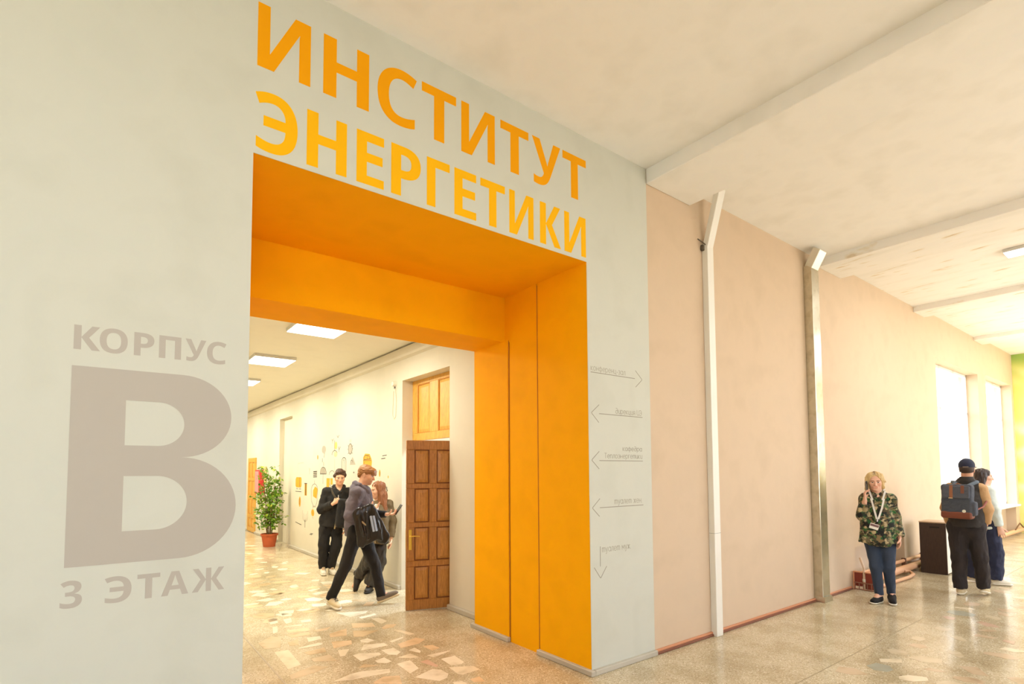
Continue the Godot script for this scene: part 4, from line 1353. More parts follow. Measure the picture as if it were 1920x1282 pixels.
func hand_prims(w: Vector3, d: Vector3, nn: Vector3, curl: Array, thumb := 0.6, flip := 1.0, k := 1.0) -> Array:
	# w wrist, d along the hand, nn towards the palm side; five separate fingers
	d = d.normalized()
	nn = (nn - d * nn.dot(d)).normalized()
	var s := d.cross(nn) * flip
	var P := [cap(w - d * 0.03 * k, w + d * 0.02 * k, 0.027 * k, 0.029 * k, 0.015, nn, 1.3)]
	P.append(cap(w + d * 0.03 * k, w + d * 0.078 * k, 0.034 * k, 0.040 * k, 0.012, nn, 2.6))
	var lens := [0.072, 0.080, 0.074, 0.058]
	for i in 4:
		var b: Vector3 = w + d * (0.088 - 0.004 * absf(i - 1.2)) * k + s * (0.031 - 0.0205 * i) * k
		var dir := (d + s * (0.10 - 0.07 * i)).normalized()
		for j in 3:
			var a: float = curl[i] * [0.55, 0.75, 0.5][j]
			dir = dir.rotated(dir.cross(nn).normalized(), a)
			var L: float = lens[i] * [0.46, 0.30, 0.24][j] * k
			P.append(cap(b, b + dir * L, (0.0092 - 0.0008 * j) * k, (0.0086 - 0.0008 * j) * k, 0.004))
			b += dir * L
	var tb := w + d * 0.030 * k + s * 0.026 * k
	var td := (d * 0.62 + s * 0.72 + nn * 0.25).normalized()
	for j in 3:
		td = td.rotated(td.cross((nn - s * 0.6).normalized()).normalized(), thumb * [0.2, 0.5, 0.5][j])
		P.append(cap(tb, tb + td * [0.036, 0.030, 0.024][j] * k, 0.0118 * k, 0.0098 * k, 0.006))
		tb += td * [0.036, 0.030, 0.024][j] * k
	return P

func limb(a: Vector3, b: Vector3, c: Vector3, r0: float, r1: float, r2: float, s := 0.03) -> Array:
	return [cap(a, b, r0, r1, s), cap(b, c, r1, r2, s)]

func make_person(label: String, J: Dictionary) -> MeshInstance3D:
	var am := ArrayMesh.new()
	var sk := mat(Color.WHITE, 0.55)
	sk.vertex_color_use_as_albedo = true
	sk.subsurf_scatter_enabled = true
	sk.subsurf_scatter_strength = 0.08
	var skin: Color = J.skin
	var f: Vector3 = J.f
	# trunk, limbs: one skin under the clothes
	var P := [cap(J.pelvis, J.chest, 0.125, 0.130, 0.05, f, 1.35), cap(J.shA.lerp(J.shB, 0.12), J.shB.lerp(J.shA, 0.12), 0.055, 0.055, 0.06), cap(J.chest, J.neck, 0.09, 0.054, 0.05)]
	P.append(cap(J.hipA, J.hipB, 0.095, 0.095, 0.05))
	for k in ["A", "B"]:
		P.append_array(limb(J["sh" + k], J["el" + k], J["wr" + k], 0.046, 0.037, 0.026))
		P.append_array(limb(J["hip" + k], J["kn" + k], J["an" + k], 0.080, 0.052, 0.038))
		P.append(cap(J["an" + k], J["heel" + k].lerp(J["toe" + k], 0.8) + V(0, 0.03, 0), 0.036, 0.022, 0.02))
	var flat := func(_p: Vector3) -> Color: return skin
	add_net(am, net(P, 0.014), sk, flat)
	var hq := {"c": J.head, "bs": J.hbs, "neck": J.neck, "skin": skin, "brow": J.brow, "stubble": J.get("stubble", 0.0)}
	add_net(am, head_net(hq), sk, skin_paint(hq))
	for k in ["A", "B"]:
		if J.has("hand" + k):
			var h: Array = J["hand" + k]
			add_net(am, net(hand_prims(J["wr" + k], h[0], h[1], h[2], h[3], h[4], h[5]), 0.0036), sk, flat)
	var o := obj("person", am, null)
	tag(o, label, "person")
	o.position = J.at
	o.rotation.y = deg_to_rad(J.turn)
	return o

func look(fwd: Vector3, up := Vector3.UP) -> Basis:
	var z := fwd.normalized()
	var x := up.cross(z).normalized()
	return Basis(x, z.cross(x), z)

func cloth(color: Color, rough := 0.85, sheen := 0.3) -> StandardMaterial3D:
	var m := mat(color, rough)
	if sheen > 0:
		m.rim_enabled = true
		m.rim = sheen
		m.rim_tint = 0.7
	m.heightmap_enabled = true
	m.heightmap_texture = noise_tex("weave", 0.06, [], 256)
	m.heightmap_scale = 0.25
	return tri(m, 5.0, false)

func shoe(o: Node, J: Dictionary, k: String, up_m: Material, sole_m: Material, chunky := 1.0, lace: Material = null) -> void:
	var h: Vector3 = J["heel" + k]
	var t: Vector3 = J["toe" + k]
	var an: Vector3 = J["an" + k]
	var d := (t - h).normalized()
	var up := (an - h) - d * (an - h).dot(d)
	up = up.normalized()
	var a := h + d * 0.035
	var b := t - d * 0.04
	var P := [cap(a + up * (0.045 * chunky), b + up * (0.032 * chunky), 0.040, 0.036, 0.02, up, 1.05)]
	P.append(cap(a + up * 0.06 + d * 0.03, a + up * 0.085 + d * 0.015, 0.038, 0.036, 0.03))
	P.append(cap(a + up * 0.06 + d * 0.05, b + up * 0.035 - d * 0.03, 0.036, 0.030, 0.03))
	P.append(brick_shape(a.lerp(b, 0.5) - up * 0.08, V(0.5, 0.08, 0.5), 0.0, 0.004, Basis(d, up, d.cross(up)), 1))
	var s := obj("shoe", blob(P, 0.007, up_m), null, o)
	var so := [cap(a + up * 0.016 * chunky, b + up * 0.016 * chunky, 0.046 * (0.9 + 0.1 * chunky), 0.044 * (0.9 + 0.1 * chunky), 0.02, up, 2.7 / chunky)]
	so.append(brick_shape(a.lerp(b, 0.5) - up * 0.10, V(0.5, 0.10, 0.5), 0.0, 0.003, Basis(d, up, d.cross(up)), 1))
	obj("sole", blob(so, 0.007, sole_m), null, s)
	if lace != null:
		var lm := MB.new()
		var sd := d.cross(up)
		for j in 4:
			var c := a.lerp(b, 0.42 + 0.11 * j) + up * ((0.100 - 0.009 * j) * chunky)
			lm.tube([c - sd * 0.022, c + up * 0.004, c + sd * 0.022], 0.0045, 5)
		obj("laces", lm.mesh(), lace, s)

func trousers(o: Node, J: Dictionary, m: Material, r: Array, amp := 0.008, called := "trousers", hem := 0.02) -> void:
	# r: hip, knee, hem radius
	var P := [cap(J.hipA + V(0, 0.04, 0), J.hipB + V(0, 0.04, 0), r[0] + 0.012, r[0] + 0.012, 0.05, J.f, 1.1), cap(J.pelvis, J.pelvis + V(0, 0.08, 0), 0.13, 0.125, 0.05, J.f, 1.3)]
	for k in ["A", "B"]:
		var end: Vector3 = J["an" + k]
		end += (J["kn" + k] - end).normalized() * -hem
		P.append(cap(J["hip" + k], J["kn" + k], r[0], r[1], 0.035))
		P.append(cap(J["kn" + k], end, r[1], r[2], 0.02, Vector3.ZERO, 1.0, false, true))
	obj(called, blob(P, 0.011, m, amp, 9.0, V(1, 0.55, 1)), null, o)

func sleeve(J: Dictionary, k: String, r: Array, short := 0.0) -> Array:
	var w: Vector3 = J["wr" + k]
	w += (J["el" + k] - w).normalized() * short
	return [cap(J["sh" + k], J["el" + k], r[0], r[1], 0.03), cap(J["el" + k], w, r[1], r[2], 0.025, Vector3.ZERO, 1.0, false, true)]

func make_people() -> void:
	var black := cloth(Color8(26, 23, 22))
	var white_rub := mat(Color8(232, 224, 206), 0.6)
	var cream := mat(Color8(222, 204, 166), 0.6)
	var relaxed := [0.35, 0.4, 0.45, 0.5]
	var fist := [1.5, 1.55, 1.6, 1.6]

	# 1 --- striding man in the grey hoodie
	var f := V(0.97, 0, 0.24)
	var J := {"at": V(2.0, 0.0, -3.4), "turn": -21.81, "f": f, "skin": lin(234, 182, 148), "brow": lin(92, 58, 34), "stubble": 0.28,
		"head": V(0.055, 1.615, 0), "hbs": look(V(0.92, -0.24, 0.30), V(0.20, 1, 0.0)), "neck": V(-0.005, 1.465, 0.0), "chest": V(-0.045, 1.25, 0), "pelvis": V(-0.055, 0.93, 0),
		"shA": V(-0.065, 1.40, 0.165), "shB": V(0.035, 1.40, -0.165), "elA": V(-0.135, 1.125, 0.215), "wrA": V(0.085, 1.20, 0.22), "elB": V(0.11, 1.12, -0.20), "wrB": V(0.30, 1.115, -0.06),
		"hipA": V(-0.07, 0.90, 0.085), "hipB": V(0.0, 0.90, -0.085), "knA": V(-0.185, 0.51, 0.10), "knB": V(0.165, 0.49, -0.06), "anA": V(-0.355, 0.125, 0.04), "anB": V(0.245, 0.115, 0.0),
		"heelA": V(-0.385, 0.045, 0.0), "toeA": V(-0.245, 0.0, 0.20), "heelB": V(0.215, 0.003, -0.005), "toeB": V(0.475, 0.10, 0.02),
		"handA": [V(0.9, 0.28, -0.25), V(0, 1, 0.3), [0.25, 0.5, 0.7, 0.8], 0.5, -1.0, 1.0], "handB": [V(0.97, 0.05, 0.2), V(0.1, 1, 0.1), [0.7, 0.8, 0.85, 0.9], 0.9, 1.0, 1.0]}
	var o := make_person("young man in a dark grey hoodie striding right with phone and coat over his arm", J)
	var hood := cloth(Color8(104, 96, 104))
	var P := [cap(V(-0.055, 0.88, 0), V(-0.05, 1.02, 0), 0.140, 0.150, 0.03, f.cross(Vector3.UP), 0.95, true), cap(V(-0.05, 1.0, 0), J.chest, 0.150, 0.150, 0.05), cap(J.shA, J.shB, 0.082, 0.082, 0.06), cap(J.chest, J.neck - V(0.0, 0.03, 0), 0.13, 0.085, 0.05)]
	P.append_array(sleeve(J, "A", [0.078, 0.070, 0.052], 0.02))
	P.append_array(sleeve(J, "B", [0.078, 0.066, 0.050], 0.11))
	obj("hoodie", blob(P, 0.010, hood, 0.010, 8.0), null, o)
	P = [ell(J.neck + V(-0.090, -0.030, 0.0), V(0.058, 0.085, 0.112), 0.03), cap(J.neck + V(-0.078, 0.055, 0.03), J.neck + V(-0.025, 0.030, 0.088), 0.028, 0.028, 0.02), cap(J.neck + V(-0.078, 0.055, -0.03), J.neck + V(-0.025, 0.030, -0.088), 0.028, 0.028, 0.02), cap(J.neck + V(-0.078, 0.055, 0.03), J.neck + V(-0.078, 0.055, -0.03), 0.028, 0.028, 0.02), cap(J.neck + V(-0.025, 0.030, 0.088), J.neck + V(0.080, -0.055, 0.045), 0.028, 0.024, 0.02), cap(J.neck + V(-0.025, 0.030, -0.088), J.neck + V(0.080, -0.055, -0.045), 0.028, 0.024, 0.02), cap(J.neck + V(0.080, -0.062, 0.04), J.neck + V(0.080, -0.062, -0.04), 0.024, 0.024, 0.02)]
	P.append(ell(J.neck + V(0.005, 0.055, 0), V(0.076, 0.095, 0.075), 0.01, Basis.IDENTITY, 1))
	obj("hood", blob(P, 0.008, hood, 0.006, 12.0), null, o)
	obj("hem_band", blob([cap(V(-0.055, 0.865, 0), V(-0.055, 0.915, 0), 0.146, 0.150, 0.01, Vector3.ZERO, 1.0, true, true)], 0.010, cloth(Color8(96, 88, 94))), null, o)
	obj("cuff", blob([cap(V(0.185, 1.118, -0.135), J.wrB + V(0.0, 0, 0), 0.052, 0.042, 0.01, Vector3.ZERO, 1.0, false, true)], 0.009, black), null, o)
	trousers(o, J, black, [0.096, 0.072, 0.058])
	shoe(o, J, "A", cream, white_rub, 1.3, black)
	shoe(o, J, "B", cloth(Color8(128, 114, 96)), cream, 1.35)
	P = [ell(J.head + J.hbs * V(0, 0.052, -0.022), V(0.088, 0.085, 0.100), 0.02, J.hbs), ell(J.head + J.hbs * V(0, 0.068, 0.060), V(0.074, 0.042, 0.050), 0.03, J.hbs), ell(J.head + J.hbs * V(0.03, 0.035, 0.088), V(0.034, 0.034, 0.022), 0.02, J.hbs), ell(J.head + J.hbs * V(-0.03, 0.04, 0.088), V(0.032, 0.028, 0.022), 0.02, J.hbs), ell(J.head + J.hbs * V(0, -0.01, -0.075), V(0.062, 0.045, 0.036), 0.03, J.hbs)]
	P.append(ell(J.head + J.hbs * V(0, -0.055, 0.075), V(0.075, 0.085, 0.075), 0.015, J.hbs, 1))
	var hair := mat(Color8(160, 110, 62), 0.45)
	obj("hair", blob(P, 0.006, hair, 0.007, 16.0, V(0.8, 2.0, 1.6)), null, o)
	# what he carries
	var w := Transform3D(Basis(Vector3.UP, deg_to_rad(J.turn)), J.at)
	var th := thing("phone", "thin dark phone held out by the man in the grey hoodie", "phone", J.at, deg_to_rad(J.turn))
	var pb := look(V(-0.80, 0.55, 0.30), V(0.55, 0.80, -0.05))
	obj("body", MB.new().box(V(0.452, 1.175, -0.03), V(0.072, 0.15, 0.008), 0.003, pb).mesh(), mat(Color8(70, 68, 66), 0.3), th)
	obj("screen", MB.new().box(V(0.452, 1.175, -0.03) + pb.z * 0.0045, V(0.064, 0.138, 0.001), 0.0, pb).mesh(), mat(Color8(24, 24, 26), 0.1), th)
	th = thing("jacket", "black leather jacket draped over the forearm of the man in the hoodie", "jacket", J.at, deg_to_rad(J.turn))
	var leather := mat(Color8(30, 27, 26), 0.32)
	var Z := V(0.1, 0, 1).normalized()
	P = [cap(V(-0.06, 1.15, 0.255), V(0.10, 1.225, 0.255), 0.050, 0.050, 0.03), cap(V(-0.02, 1.15, 0.295), V(0.05, 0.88, 0.275), 0.085, 0.105, 0.03, Z, 3.2), cap(V(0.08, 1.19, 0.295), V(0.14, 0.92, 0.265), 0.080, 0.10, 0.03, Z, 3.2), cap(V(0.12, 1.18, 0.275), V(0.25, 0.86, 0.225), 0.055, 0.085, 0.03, Z, 3.0), cap(V(0.24, 0.90, 0.23), V(0.285, 0.80, 0.20), 0.055, 0.042, 0.03, Z, 2.6), cap(V(0.01, 0.95, 0.27), V(0.0, 0.80, 0.265), 0.060, 0.055, 0.02, Z, 1.8)]
	for q in [[V(-0.03, 1.13, 0.325), V(0.02, 0.90, 0.318)], [V(0.06, 1.17, 0.328), V(0.075, 0.86, 0.316)], [V(0.185, 1.05, 0.285), V(0.23, 0.84, 0.258)]]: P.append(cap(q[0], q[1], 0.016, 0.020, 0.03))
	obj("body", blob(P, 0.009, leather, 0.008, 9.0, V(2.0, 0.4, 1)), null, th)
	var li := MB.new()
	for q in [[V(0.105, 1.13, 0.335), V(0.140, 0.94, 0.318)], [V(0.138, 1.13, 0.325), V(0.172, 0.945, 0.306)]]:
		var a: Vector3 = q[0]
		var b: Vector3 = q[1]
		li.box((a + b) / 2, V(0.026, (a - b).length(), 0.012), 0.004, look(V(0.15, 0.05, 1), (a - b).normalized()))
	obj("lining", li.mesh(), mat(Color8(178, 196, 226), 0.35), th)
	obj("collar", blob([cap(V(-0.075, 1.13, 0.295), V(0.05, 1.02, 0.325), 0.016, 0.010, 0.01)], 0.007, mat(Color8(170, 150, 116), 0.5)), null, th)

	# 2 --- curly-haired man by the wall
	f = V(0.12, 0, 1).normalized()
	J = {"at": V(2.42, 0, -5.75), "turn": -18.86, "f": f, "skin": lin(232, 178, 142), "brow": lin(48, 32, 24),
		"head": V(0.125, 1.555, 0.02), "hbs": look(V(0.10, -0.05, 1), V(0.02, 1, 0)), "neck": V(0.115, 1.40, -0.01), "chest": V(0.085, 1.18, 0), "pelvis": V(0.0, 0.86, 0),
		"shA": V(-0.075, 1.335, 0), "shB": V(0.275, 1.33, 0), "elA": V(-0.155, 1.05, 0.03), "wrA": V(0.03, 1.155, 0.21), "elB": V(0.30, 1.04, -0.02), "wrB": V(0.245, 0.79, 0.08),
		"hipA": V(-0.085, 0.84, 0), "hipB": V(0.09, 0.84, 0), "knA": V(-0.115, 0.46, 0.03), "knB": V(0.085, 0.46, 0.05), "anA": V(-0.12, 0.11, -0.02), "anB": V(0.0, 0.11, 0.0),
		"heelA": V(-0.125, 0.0, -0.05), "toeA": V(-0.095, 0.0, 0.20), "heelB": V(-0.01, 0.002, -0.05), "toeB": V(0.075, 0.0, 0.19),
		"handA": [V(0.75, 0.55, 0.1), V(0.2, -0.2, -1), fist, 0.9, 1.0, 1.0], "handB": [V(-0.25, -1, 0.1), V(-1, 0, 0), relaxed, 0.4, -1.0, 1.0]}
	o = make_person("curly-haired man in a black jacket walking by the drawings, backpack at his front", J)
	P = [cap(V(0.015, 0.76, 0), J.chest, 0.195, 0.175, 0.04, f, 1.35, true), cap(J.shA, J.shB, 0.075, 0.075, 0.05), cap(J.chest, J.neck - V(0, 0.04, 0), 0.14, 0.075, 0.05, f, 1.2)]
	P.append_array(sleeve(J, "A", [0.078, 0.072, 0.055], 0.02))
	P.append_array(sleeve(J, "B", [0.078, 0.068, 0.052], 0.02))
	P.append(ell(J.neck + V(0.005, -0.005, 0.075), V(0.050, 0.085, 0.062), 0.01, Basis.IDENTITY, 1))
	obj("jacket", blob(P, 0.011, cloth(Color8(30, 27, 24)), 0.010, 8.0), null, o)
	P = [cap(J.neck + V(-0.08, 0.02, -0.01), J.neck + V(0.0, -0.07, 0.085), 0.030, 0.022, 0.02), cap(J.neck + V(0.08, 0.02, -0.01), J.neck + V(0.03, -0.07, 0.085), 0.030, 0.022, 0.02), cap(J.neck + V(-0.07, 0.02, -0.04), J.neck + V(0.07, 0.02, -0.04), 0.04, 0.04, 0.02)]
	obj("collar", blob(P, 0.008, cloth(Color8(38, 34, 30))), null, o)
	obj("zip_pull", MB.new().box(V(0.105, 1.265, 0.155), V(0.012, 0.05, 0.01), 0.003).mesh(), mat(Color8(230, 226, 216), 0.4), o)
	trousers(o, J, black, [0.100, 0.085, 0.068], 0.012)
	shoe(o, J, "A", white_rub, white_rub, 1.15, cream)
	shoe(o, J, "B", white_rub, white_rub, 1.15, cream)
	P = [ell(J.head + J.hbs * V(0, 0.070, -0.018), V(0.082, 0.066, 0.096), 0.02, J.hbs), ell(J.head + J.hbs * V(0, 0.02, -0.065), V(0.078, 0.072, 0.045), 0.02, J.hbs)]
	var rng := RandomNumberGenerator.new()
	rng.seed = 4
	for k in 64:
		var a := rng.randf() * TAU
		var e := rng.randf_range(0.5, 1.45) if sin(a) > 0.25 else rng.randf_range(-0.35, 1.45)
		P.append(ell(J.head + J.hbs * V(cos(a) * cos(e) * 0.080, 0.056 + sin(e) * 0.085, sin(a) * cos(e) * 0.094 - 0.012), Vector3.ONE * rng.randf_range(0.018, 0.030), 0.006))
	P.append(ell(J.head + J.hbs * V(0, -0.020, 0.092), V(0.066, 0.085, 0.066), 0.01, J.hbs, 1))
	obj("hair", blob(P, 0.006, mat(Color8(80, 54, 38), 0.5), 0.004, 30.0), null, o)
	th = thing("backpack", "black backpack slung before the curly-haired man in black", "backpack", J.at, deg_to_rad(J.turn))
	P = [brick_shape(V(0.215, 0.99, 0.215), V(0.10, 0.19, 0.05), 0.04, 0.02, look(V(0.15, 0, 1), V(0.12, 1, 0))), brick_shape(V(0.235, 0.92, 0.275), V(0.075, 0.09, 0.015), 0.025, 0.02, look(V(0.15, 0, 1), V(0.12, 1, 0)))]
	obj("bag", blob(P, 0.009, cloth(Color8(24, 22, 21)), 0.006, 12.0), null, th)
	obj("strap", MB.new().tube([V(-0.01, 1.40, 0.02), V(0.01, 1.34, 0.09), V(0.06, 1.24, 0.165), V(0.11, 1.17, 0.20)], 0.018, 8).mesh(), cloth(Color8(66, 56, 42)), th)
	obj("webbing", MB.new().tube([V(0.26, 1.22, 0.20), V(0.16, 1.16, 0.255), V(0.115, 1.0, 0.275), V(0.075, 0.86, 0.262), V(0.05, 0.75, 0.235)], 0.011, 6).mesh(), cloth(Color8(168, 148, 104)), th)

	# 3 --- long-haired woman behind the striding man
	f = V(-0.5, 0, 0.85).normalized()
	J = {"at": V(2.36, 0, -4.12), "turn": -22.3, "f": f, "skin": lin(232, 180, 146), "brow": lin(110, 72, 44),
		"head": V(0.145, 1.40, 0), "hbs": look(V(-0.88, -0.10, 0.42), V(-0.04, 1, 0)), "neck": V(0.165, 1.265, -0.01), "chest": V(0.17, 1.07, 0), "pelvis": V(0.12, 0.78, 0),
		"shA": V(0.30, 1.195, -0.03), "shB": V(0.03, 1.195, 0.06), "elA": V(0.36, 0.955, -0.02), "wrA": V(0.335, 0.72, 0.03), "elB": V(-0.02, 0.97, 0.06), "wrB": V(0.06, 0.90, 0.19),
		"hipA": V(0.195, 0.77, -0.03), "hipB": V(0.05, 0.77, 0.04), "knA": V(0.185, 0.42, 0.07), "knB": V(0.03, 0.41, 0.04), "anA": V(0.05, 0.10, 0.04), "anB": V(-0.09, 0.20, -0.10),
		"heelA": V(0.075, 0.0, 0.0), "toeA": V(0.0, 0.0, 0.19), "heelB": V(-0.165, 0.205, -0.11), "toeB": V(-0.175, 0.0, -0.02),
		"handA": [V(-0.1, -1, 0.15), V(-1, 0, 0.3), relaxed, 0.4, -1.0, 0.92], "handB": [V(0.8, 0.1, 0.5), V(0, 1, 0), relaxed, 0.4, 1.0, 0.92]}
	o = make_person("long-haired woman in an olive blazer, half hidden behind the man in the hoodie", J)
	var olive := cloth(Color8(112, 94, 64))
	P = [cap(V(0.155, 0.66, 0), V(0.165, 0.98, 0), 0.165, 0.135, 0.04, f, 1.35, true), cap(V(0.165, 0.98, 0), J.chest, 0.135, 0.135, 0.04, f, 1.3), cap(J.shA, J.shB, 0.062, 0.062, 0.05), cap(J.chest, J.neck - V(0, 0.03, 0), 0.11, 0.06, 0.04)]
	P.append_array(sleeve(J, "A", [0.064, 0.058, 0.048], 0.02))
	P.append_array(sleeve(J, "B", [0.064, 0.056, 0.046], 0.02))
	obj("blazer", blob(P, 0.010, olive, 0.008, 8.0), null, o)
	obj("shirt", blob([cap(V(0.11, 0.98, 0.13), V(0.12, 1.17, 0.085), 0.030, 0.045, 0.01, f, 1.5)], 0.009, cloth(Color8(236, 228, 214))), null, o)
	obj("lapel", MB.new().tube([V(0.07, 1.20, 0.10), V(0.06, 1.03, 0.17), V(0.08, 0.86, 0.18), V(0.11, 0.68, 0.165)], 0.014, 6).mesh(), cloth(Color8(150, 124, 84)), o)
	trousers(o, J, mat(Color8(46, 40, 34), 0.30), [0.088, 0.088, 0.088], 0.016, "leather_trousers", 0.0)
	var boot := mat(Color8(40, 35, 30), 0.4)
	shoe(o, J, "A", boot, mat(Color8(28, 25, 22), 0.6), 1.1)
	shoe(o, J, "B", boot, mat(Color8(64, 56, 46), 0.6), 1.1)
	var fx: Basis = J.hbs
	P = [ell(J.head + fx * V(0, 0.045, -0.022), V(0.088, 0.084, 0.102), 0.02, fx), ell(J.head + fx * V(0.0, -0.06, -0.06), V(0.085, 0.10, 0.05), 0.03, fx), cap(J.head + fx * V(0.05, -0.08, -0.05), V(0.245, 1.09, 0.065), 0.052, 0.035, 0.04), cap(J.head + fx * V(0.062, 0.0, 0.005), J.head + fx * V(0.062, -0.17, 0.01), 0.028, 0.028, 0.03), cap(J.head + fx * V(-0.062, 0.0, 0.0), J.head + fx * V(-0.06, -0.19, -0.02), 0.03, 0.03, 0.03), cap(J.head + fx * V(0.0, -0.08, -0.06), V(0.26, 1.10, -0.06), 0.07, 0.05, 0.04)]
	P.append(ell(J.head + fx * V(0, -0.022, 0.088), V(0.058, 0.092, 0.075), 0.015, fx, 1))
	obj("hair", blob(P, 0.007, mat(Color8(138, 84, 46), 0.42), 0.012, 16.0, V(1.6, 0.35, 1.6)), null, o)

	# 4 --- woman on the phone
	f = V(0.0, 0, 1)
	J = {"at": V(7.13, 0, 0.52), "turn": -71.36, "f": f, "skin": lin(232, 180, 152), "brow": lin(140, 98, 72),
		"head": V(0.012, 1.500, 0.02), "hbs": look(V(0.04, -0.10, 1), V(-0.03, 1, 0)), "neck": V(0.03, 1.36, -0.01), "chest": V(0.03, 1.16, 0), "pelvis": V(0.035, 0.84, 0),
		"shA": V(-0.105, 1.285, 0), "shB": V(0.165, 1.285, 0), "elA": V(-0.135, 1.075, 0.08), "wrA": V(-0.10, 1.275, 0.135), "elB": V(0.205, 1.06, -0.03), "wrB": V(0.235, 0.835, 0.04),
		"hipA": V(-0.055, 0.82, 0), "hipB": V(0.12, 0.82, 0), "knA": V(-0.015, 0.45, 0.06), "knB": V(0.115, 0.45, 0.03), "anA": V(0.005, 0.105, 0.02), "anB": V(0.135, 0.115, -0.06),
		"heelA": V(0.02, 0.0, -0.04), "toeA": V(-0.075, 0.0, 0.17), "heelB": V(0.13, 0.03, -0.11), "toeB": V(0.145, 0.0, 0.13),
		"handA": [V(0.02, 1, -0.18), V(0.9, 0.1, -0.1), [0.55, 0.65, 0.75, 0.85], 0.5, 1.0, 0.95], "handB": [V(0.02, -1, 0.12), V(-1, 0, 0.2), relaxed, 0.4, -1.0, 0.95]}
	o = make_person("blonde woman in a camouflage blouse and jeans talking on a phone by the pink wall", J)
	var camo := cloth(Color.WHITE, 0.8, 0.1)
	camo.albedo_texture = camo_texture()
	camo.uv1_scale = Vector3.ONE * 0.95
	P = [cap(V(0.03, 0.745, 0.0), V(0.03, 1.0, 0), 0.218, 0.186, 0.04, f, 1.35, true), cap(V(0.03, 1.0, 0), J.chest, 0.178, 0.152, 0.04, f, 1.35), cap(J.shA, J.shB, 0.062, 0.062, 0.05), cap(J.shA + V(0.03, 0.01, 0), J.neck + V(-0.03, -0.03, 0), 0.055, 0.045, 0.04), cap(J.shB + V(-0.03, 0.01, 0), J.neck + V(0.03, -0.03, 0), 0.055, 0.045, 0.04), cap(J.chest, J.neck - V(0, 0.035, 0), 0.12, 0.066, 0.05, f, 1.1), cap(V(0.03, 0.70, 0.07), V(0.03, 0.90, 0.03), 0.12, 0.14, 0.05, f, 1.5, true)]
	P.append_array(sleeve(J, "A", [0.062, 0.064, 0.056], 0.05))
	P.append_array(sleeve(J, "B", [0.062, 0.060, 0.056], 0.0))
	obj("blouse", blob(P, 0.010, camo, 0.010, 8.0, V(1, 0.6, 1)), null, o)
	P = [cap(J.neck + V(-0.065, 0.012, 0.0), J.neck + V(-0.02, -0.085, 0.085), 0.024, 0.018, 0.02), cap(J.neck + V(0.065, 0.012, 0.0), J.neck + V(0.02, -0.085, 0.085), 0.024, 0.018, 0.02), cap(J.neck + V(-0.06, 0.012, -0.03), J.neck + V(0.06, 0.012, -0.03), 0.03, 0.03, 0.02)]
	obj("collar", blob(P, 0.008, camo), null, o)
	trousers(o, J, cloth(Color8(48, 60, 80)), [0.090, 0.066, 0.047], 0.006, "jeans", 0.0)
	shoe(o, J, "A", cloth(Color8(24, 22, 22)), white_rub, 1.0)
	shoe(o, J, "B", cloth(Color8(30, 27, 26)), white_rub, 1.0)
	fx = J.hbs
	P = [ell(J.head + fx * V(0, 0.045, -0.026), V(0.089, 0.085, 0.100), 0.02, fx), ell(J.head + fx * V(0, -0.03, -0.055), V(0.085, 0.09, 0.055), 0.03, fx), cap(J.head + fx * V(-0.066, 0.05, 0.02), J.head + fx * V(-0.084, -0.09, 0.0), 0.036, 0.030, 0.03), cap(J.head + fx * V(0.066, 0.05, 0.02), J.head + fx * V(0.080, -0.075, -0.01), 0.032, 0.022, 0.03), cap(J.head + fx * V(0.07, 0.02, 0.02), J.head + fx * V(0.115, 0.0, 0.02), 0.014, 0.006, 0.02), ell(J.head + fx * V(-0.040, 0.088, 0.030), V(0.045, 0.034, 0.045), 0.02, fx), ell(J.head + fx * V(0.042, 0.086, 0.030), V(0.042, 0.034, 0.045), 0.02, fx)]
	P.append(ell(J.head + fx * V(0.004, -0.008, 0.100), V(0.061, 0.098, 0.078), 0.010, fx, 1))
	var blonde := mat(Color.WHITE, 0.45)
	blonde.vertex_color_use_as_albedo = true
	var hc: Vector3 = J.head
	var roots := func(p: Vector3) -> Color:
		var e := fx.inverse() * (p - hc)
		var near_part := clampf(1.0 - absf(e.x + 0.004) / 0.028, 0.0, 1.0) * clampf((e.y - 0.085) / 0.02, 0.0, 1.0)
		var strand := 0.5 + 0.5 * sin(e.x * 420.0 + e.y * 90.0)
		return lin(226, 196, 140).lerp(lin(196, 158, 100), strand * 0.5).lerp(lin(104, 74, 46), near_part * 0.85)
	obj("hair", add_net(ArrayMesh.new(), net(P, 0.006, 0.009, 22.0, V(1.4, 0.5, 1.4)), blonde, roots), null, o)
	th = thing("phone", "black phone held to the ear of the blonde woman", "phone", J.at, deg_to_rad(J.turn))
	pb = look(V(-1, 0.0, 0.30), V(-0.10, 1, -0.16))
	obj("body", MB.new().box(V(-0.078, 1.435, 0.085), V(0.070, 0.148, 0.009), 0.003, pb).mesh(), mat(Color8(26, 25, 27), 0.3), th)
	obj("camera_bump", MB.new().box(V(-0.078, 1.435, 0.085) + pb * V(0.015, 0.052, 0.006), V(0.026, 0.03, 0.004), 0.0015, pb).mesh(), mat(Color8(50, 50, 54), 0.2), th)
	th = thing("lanyard", "white lanyard with a name badge round the blonde woman's neck", "lanyard", J.at, deg_to_rad(J.turn))
	var band := MB.new()
	var knot := V(0.022, 1.05, 0.152)
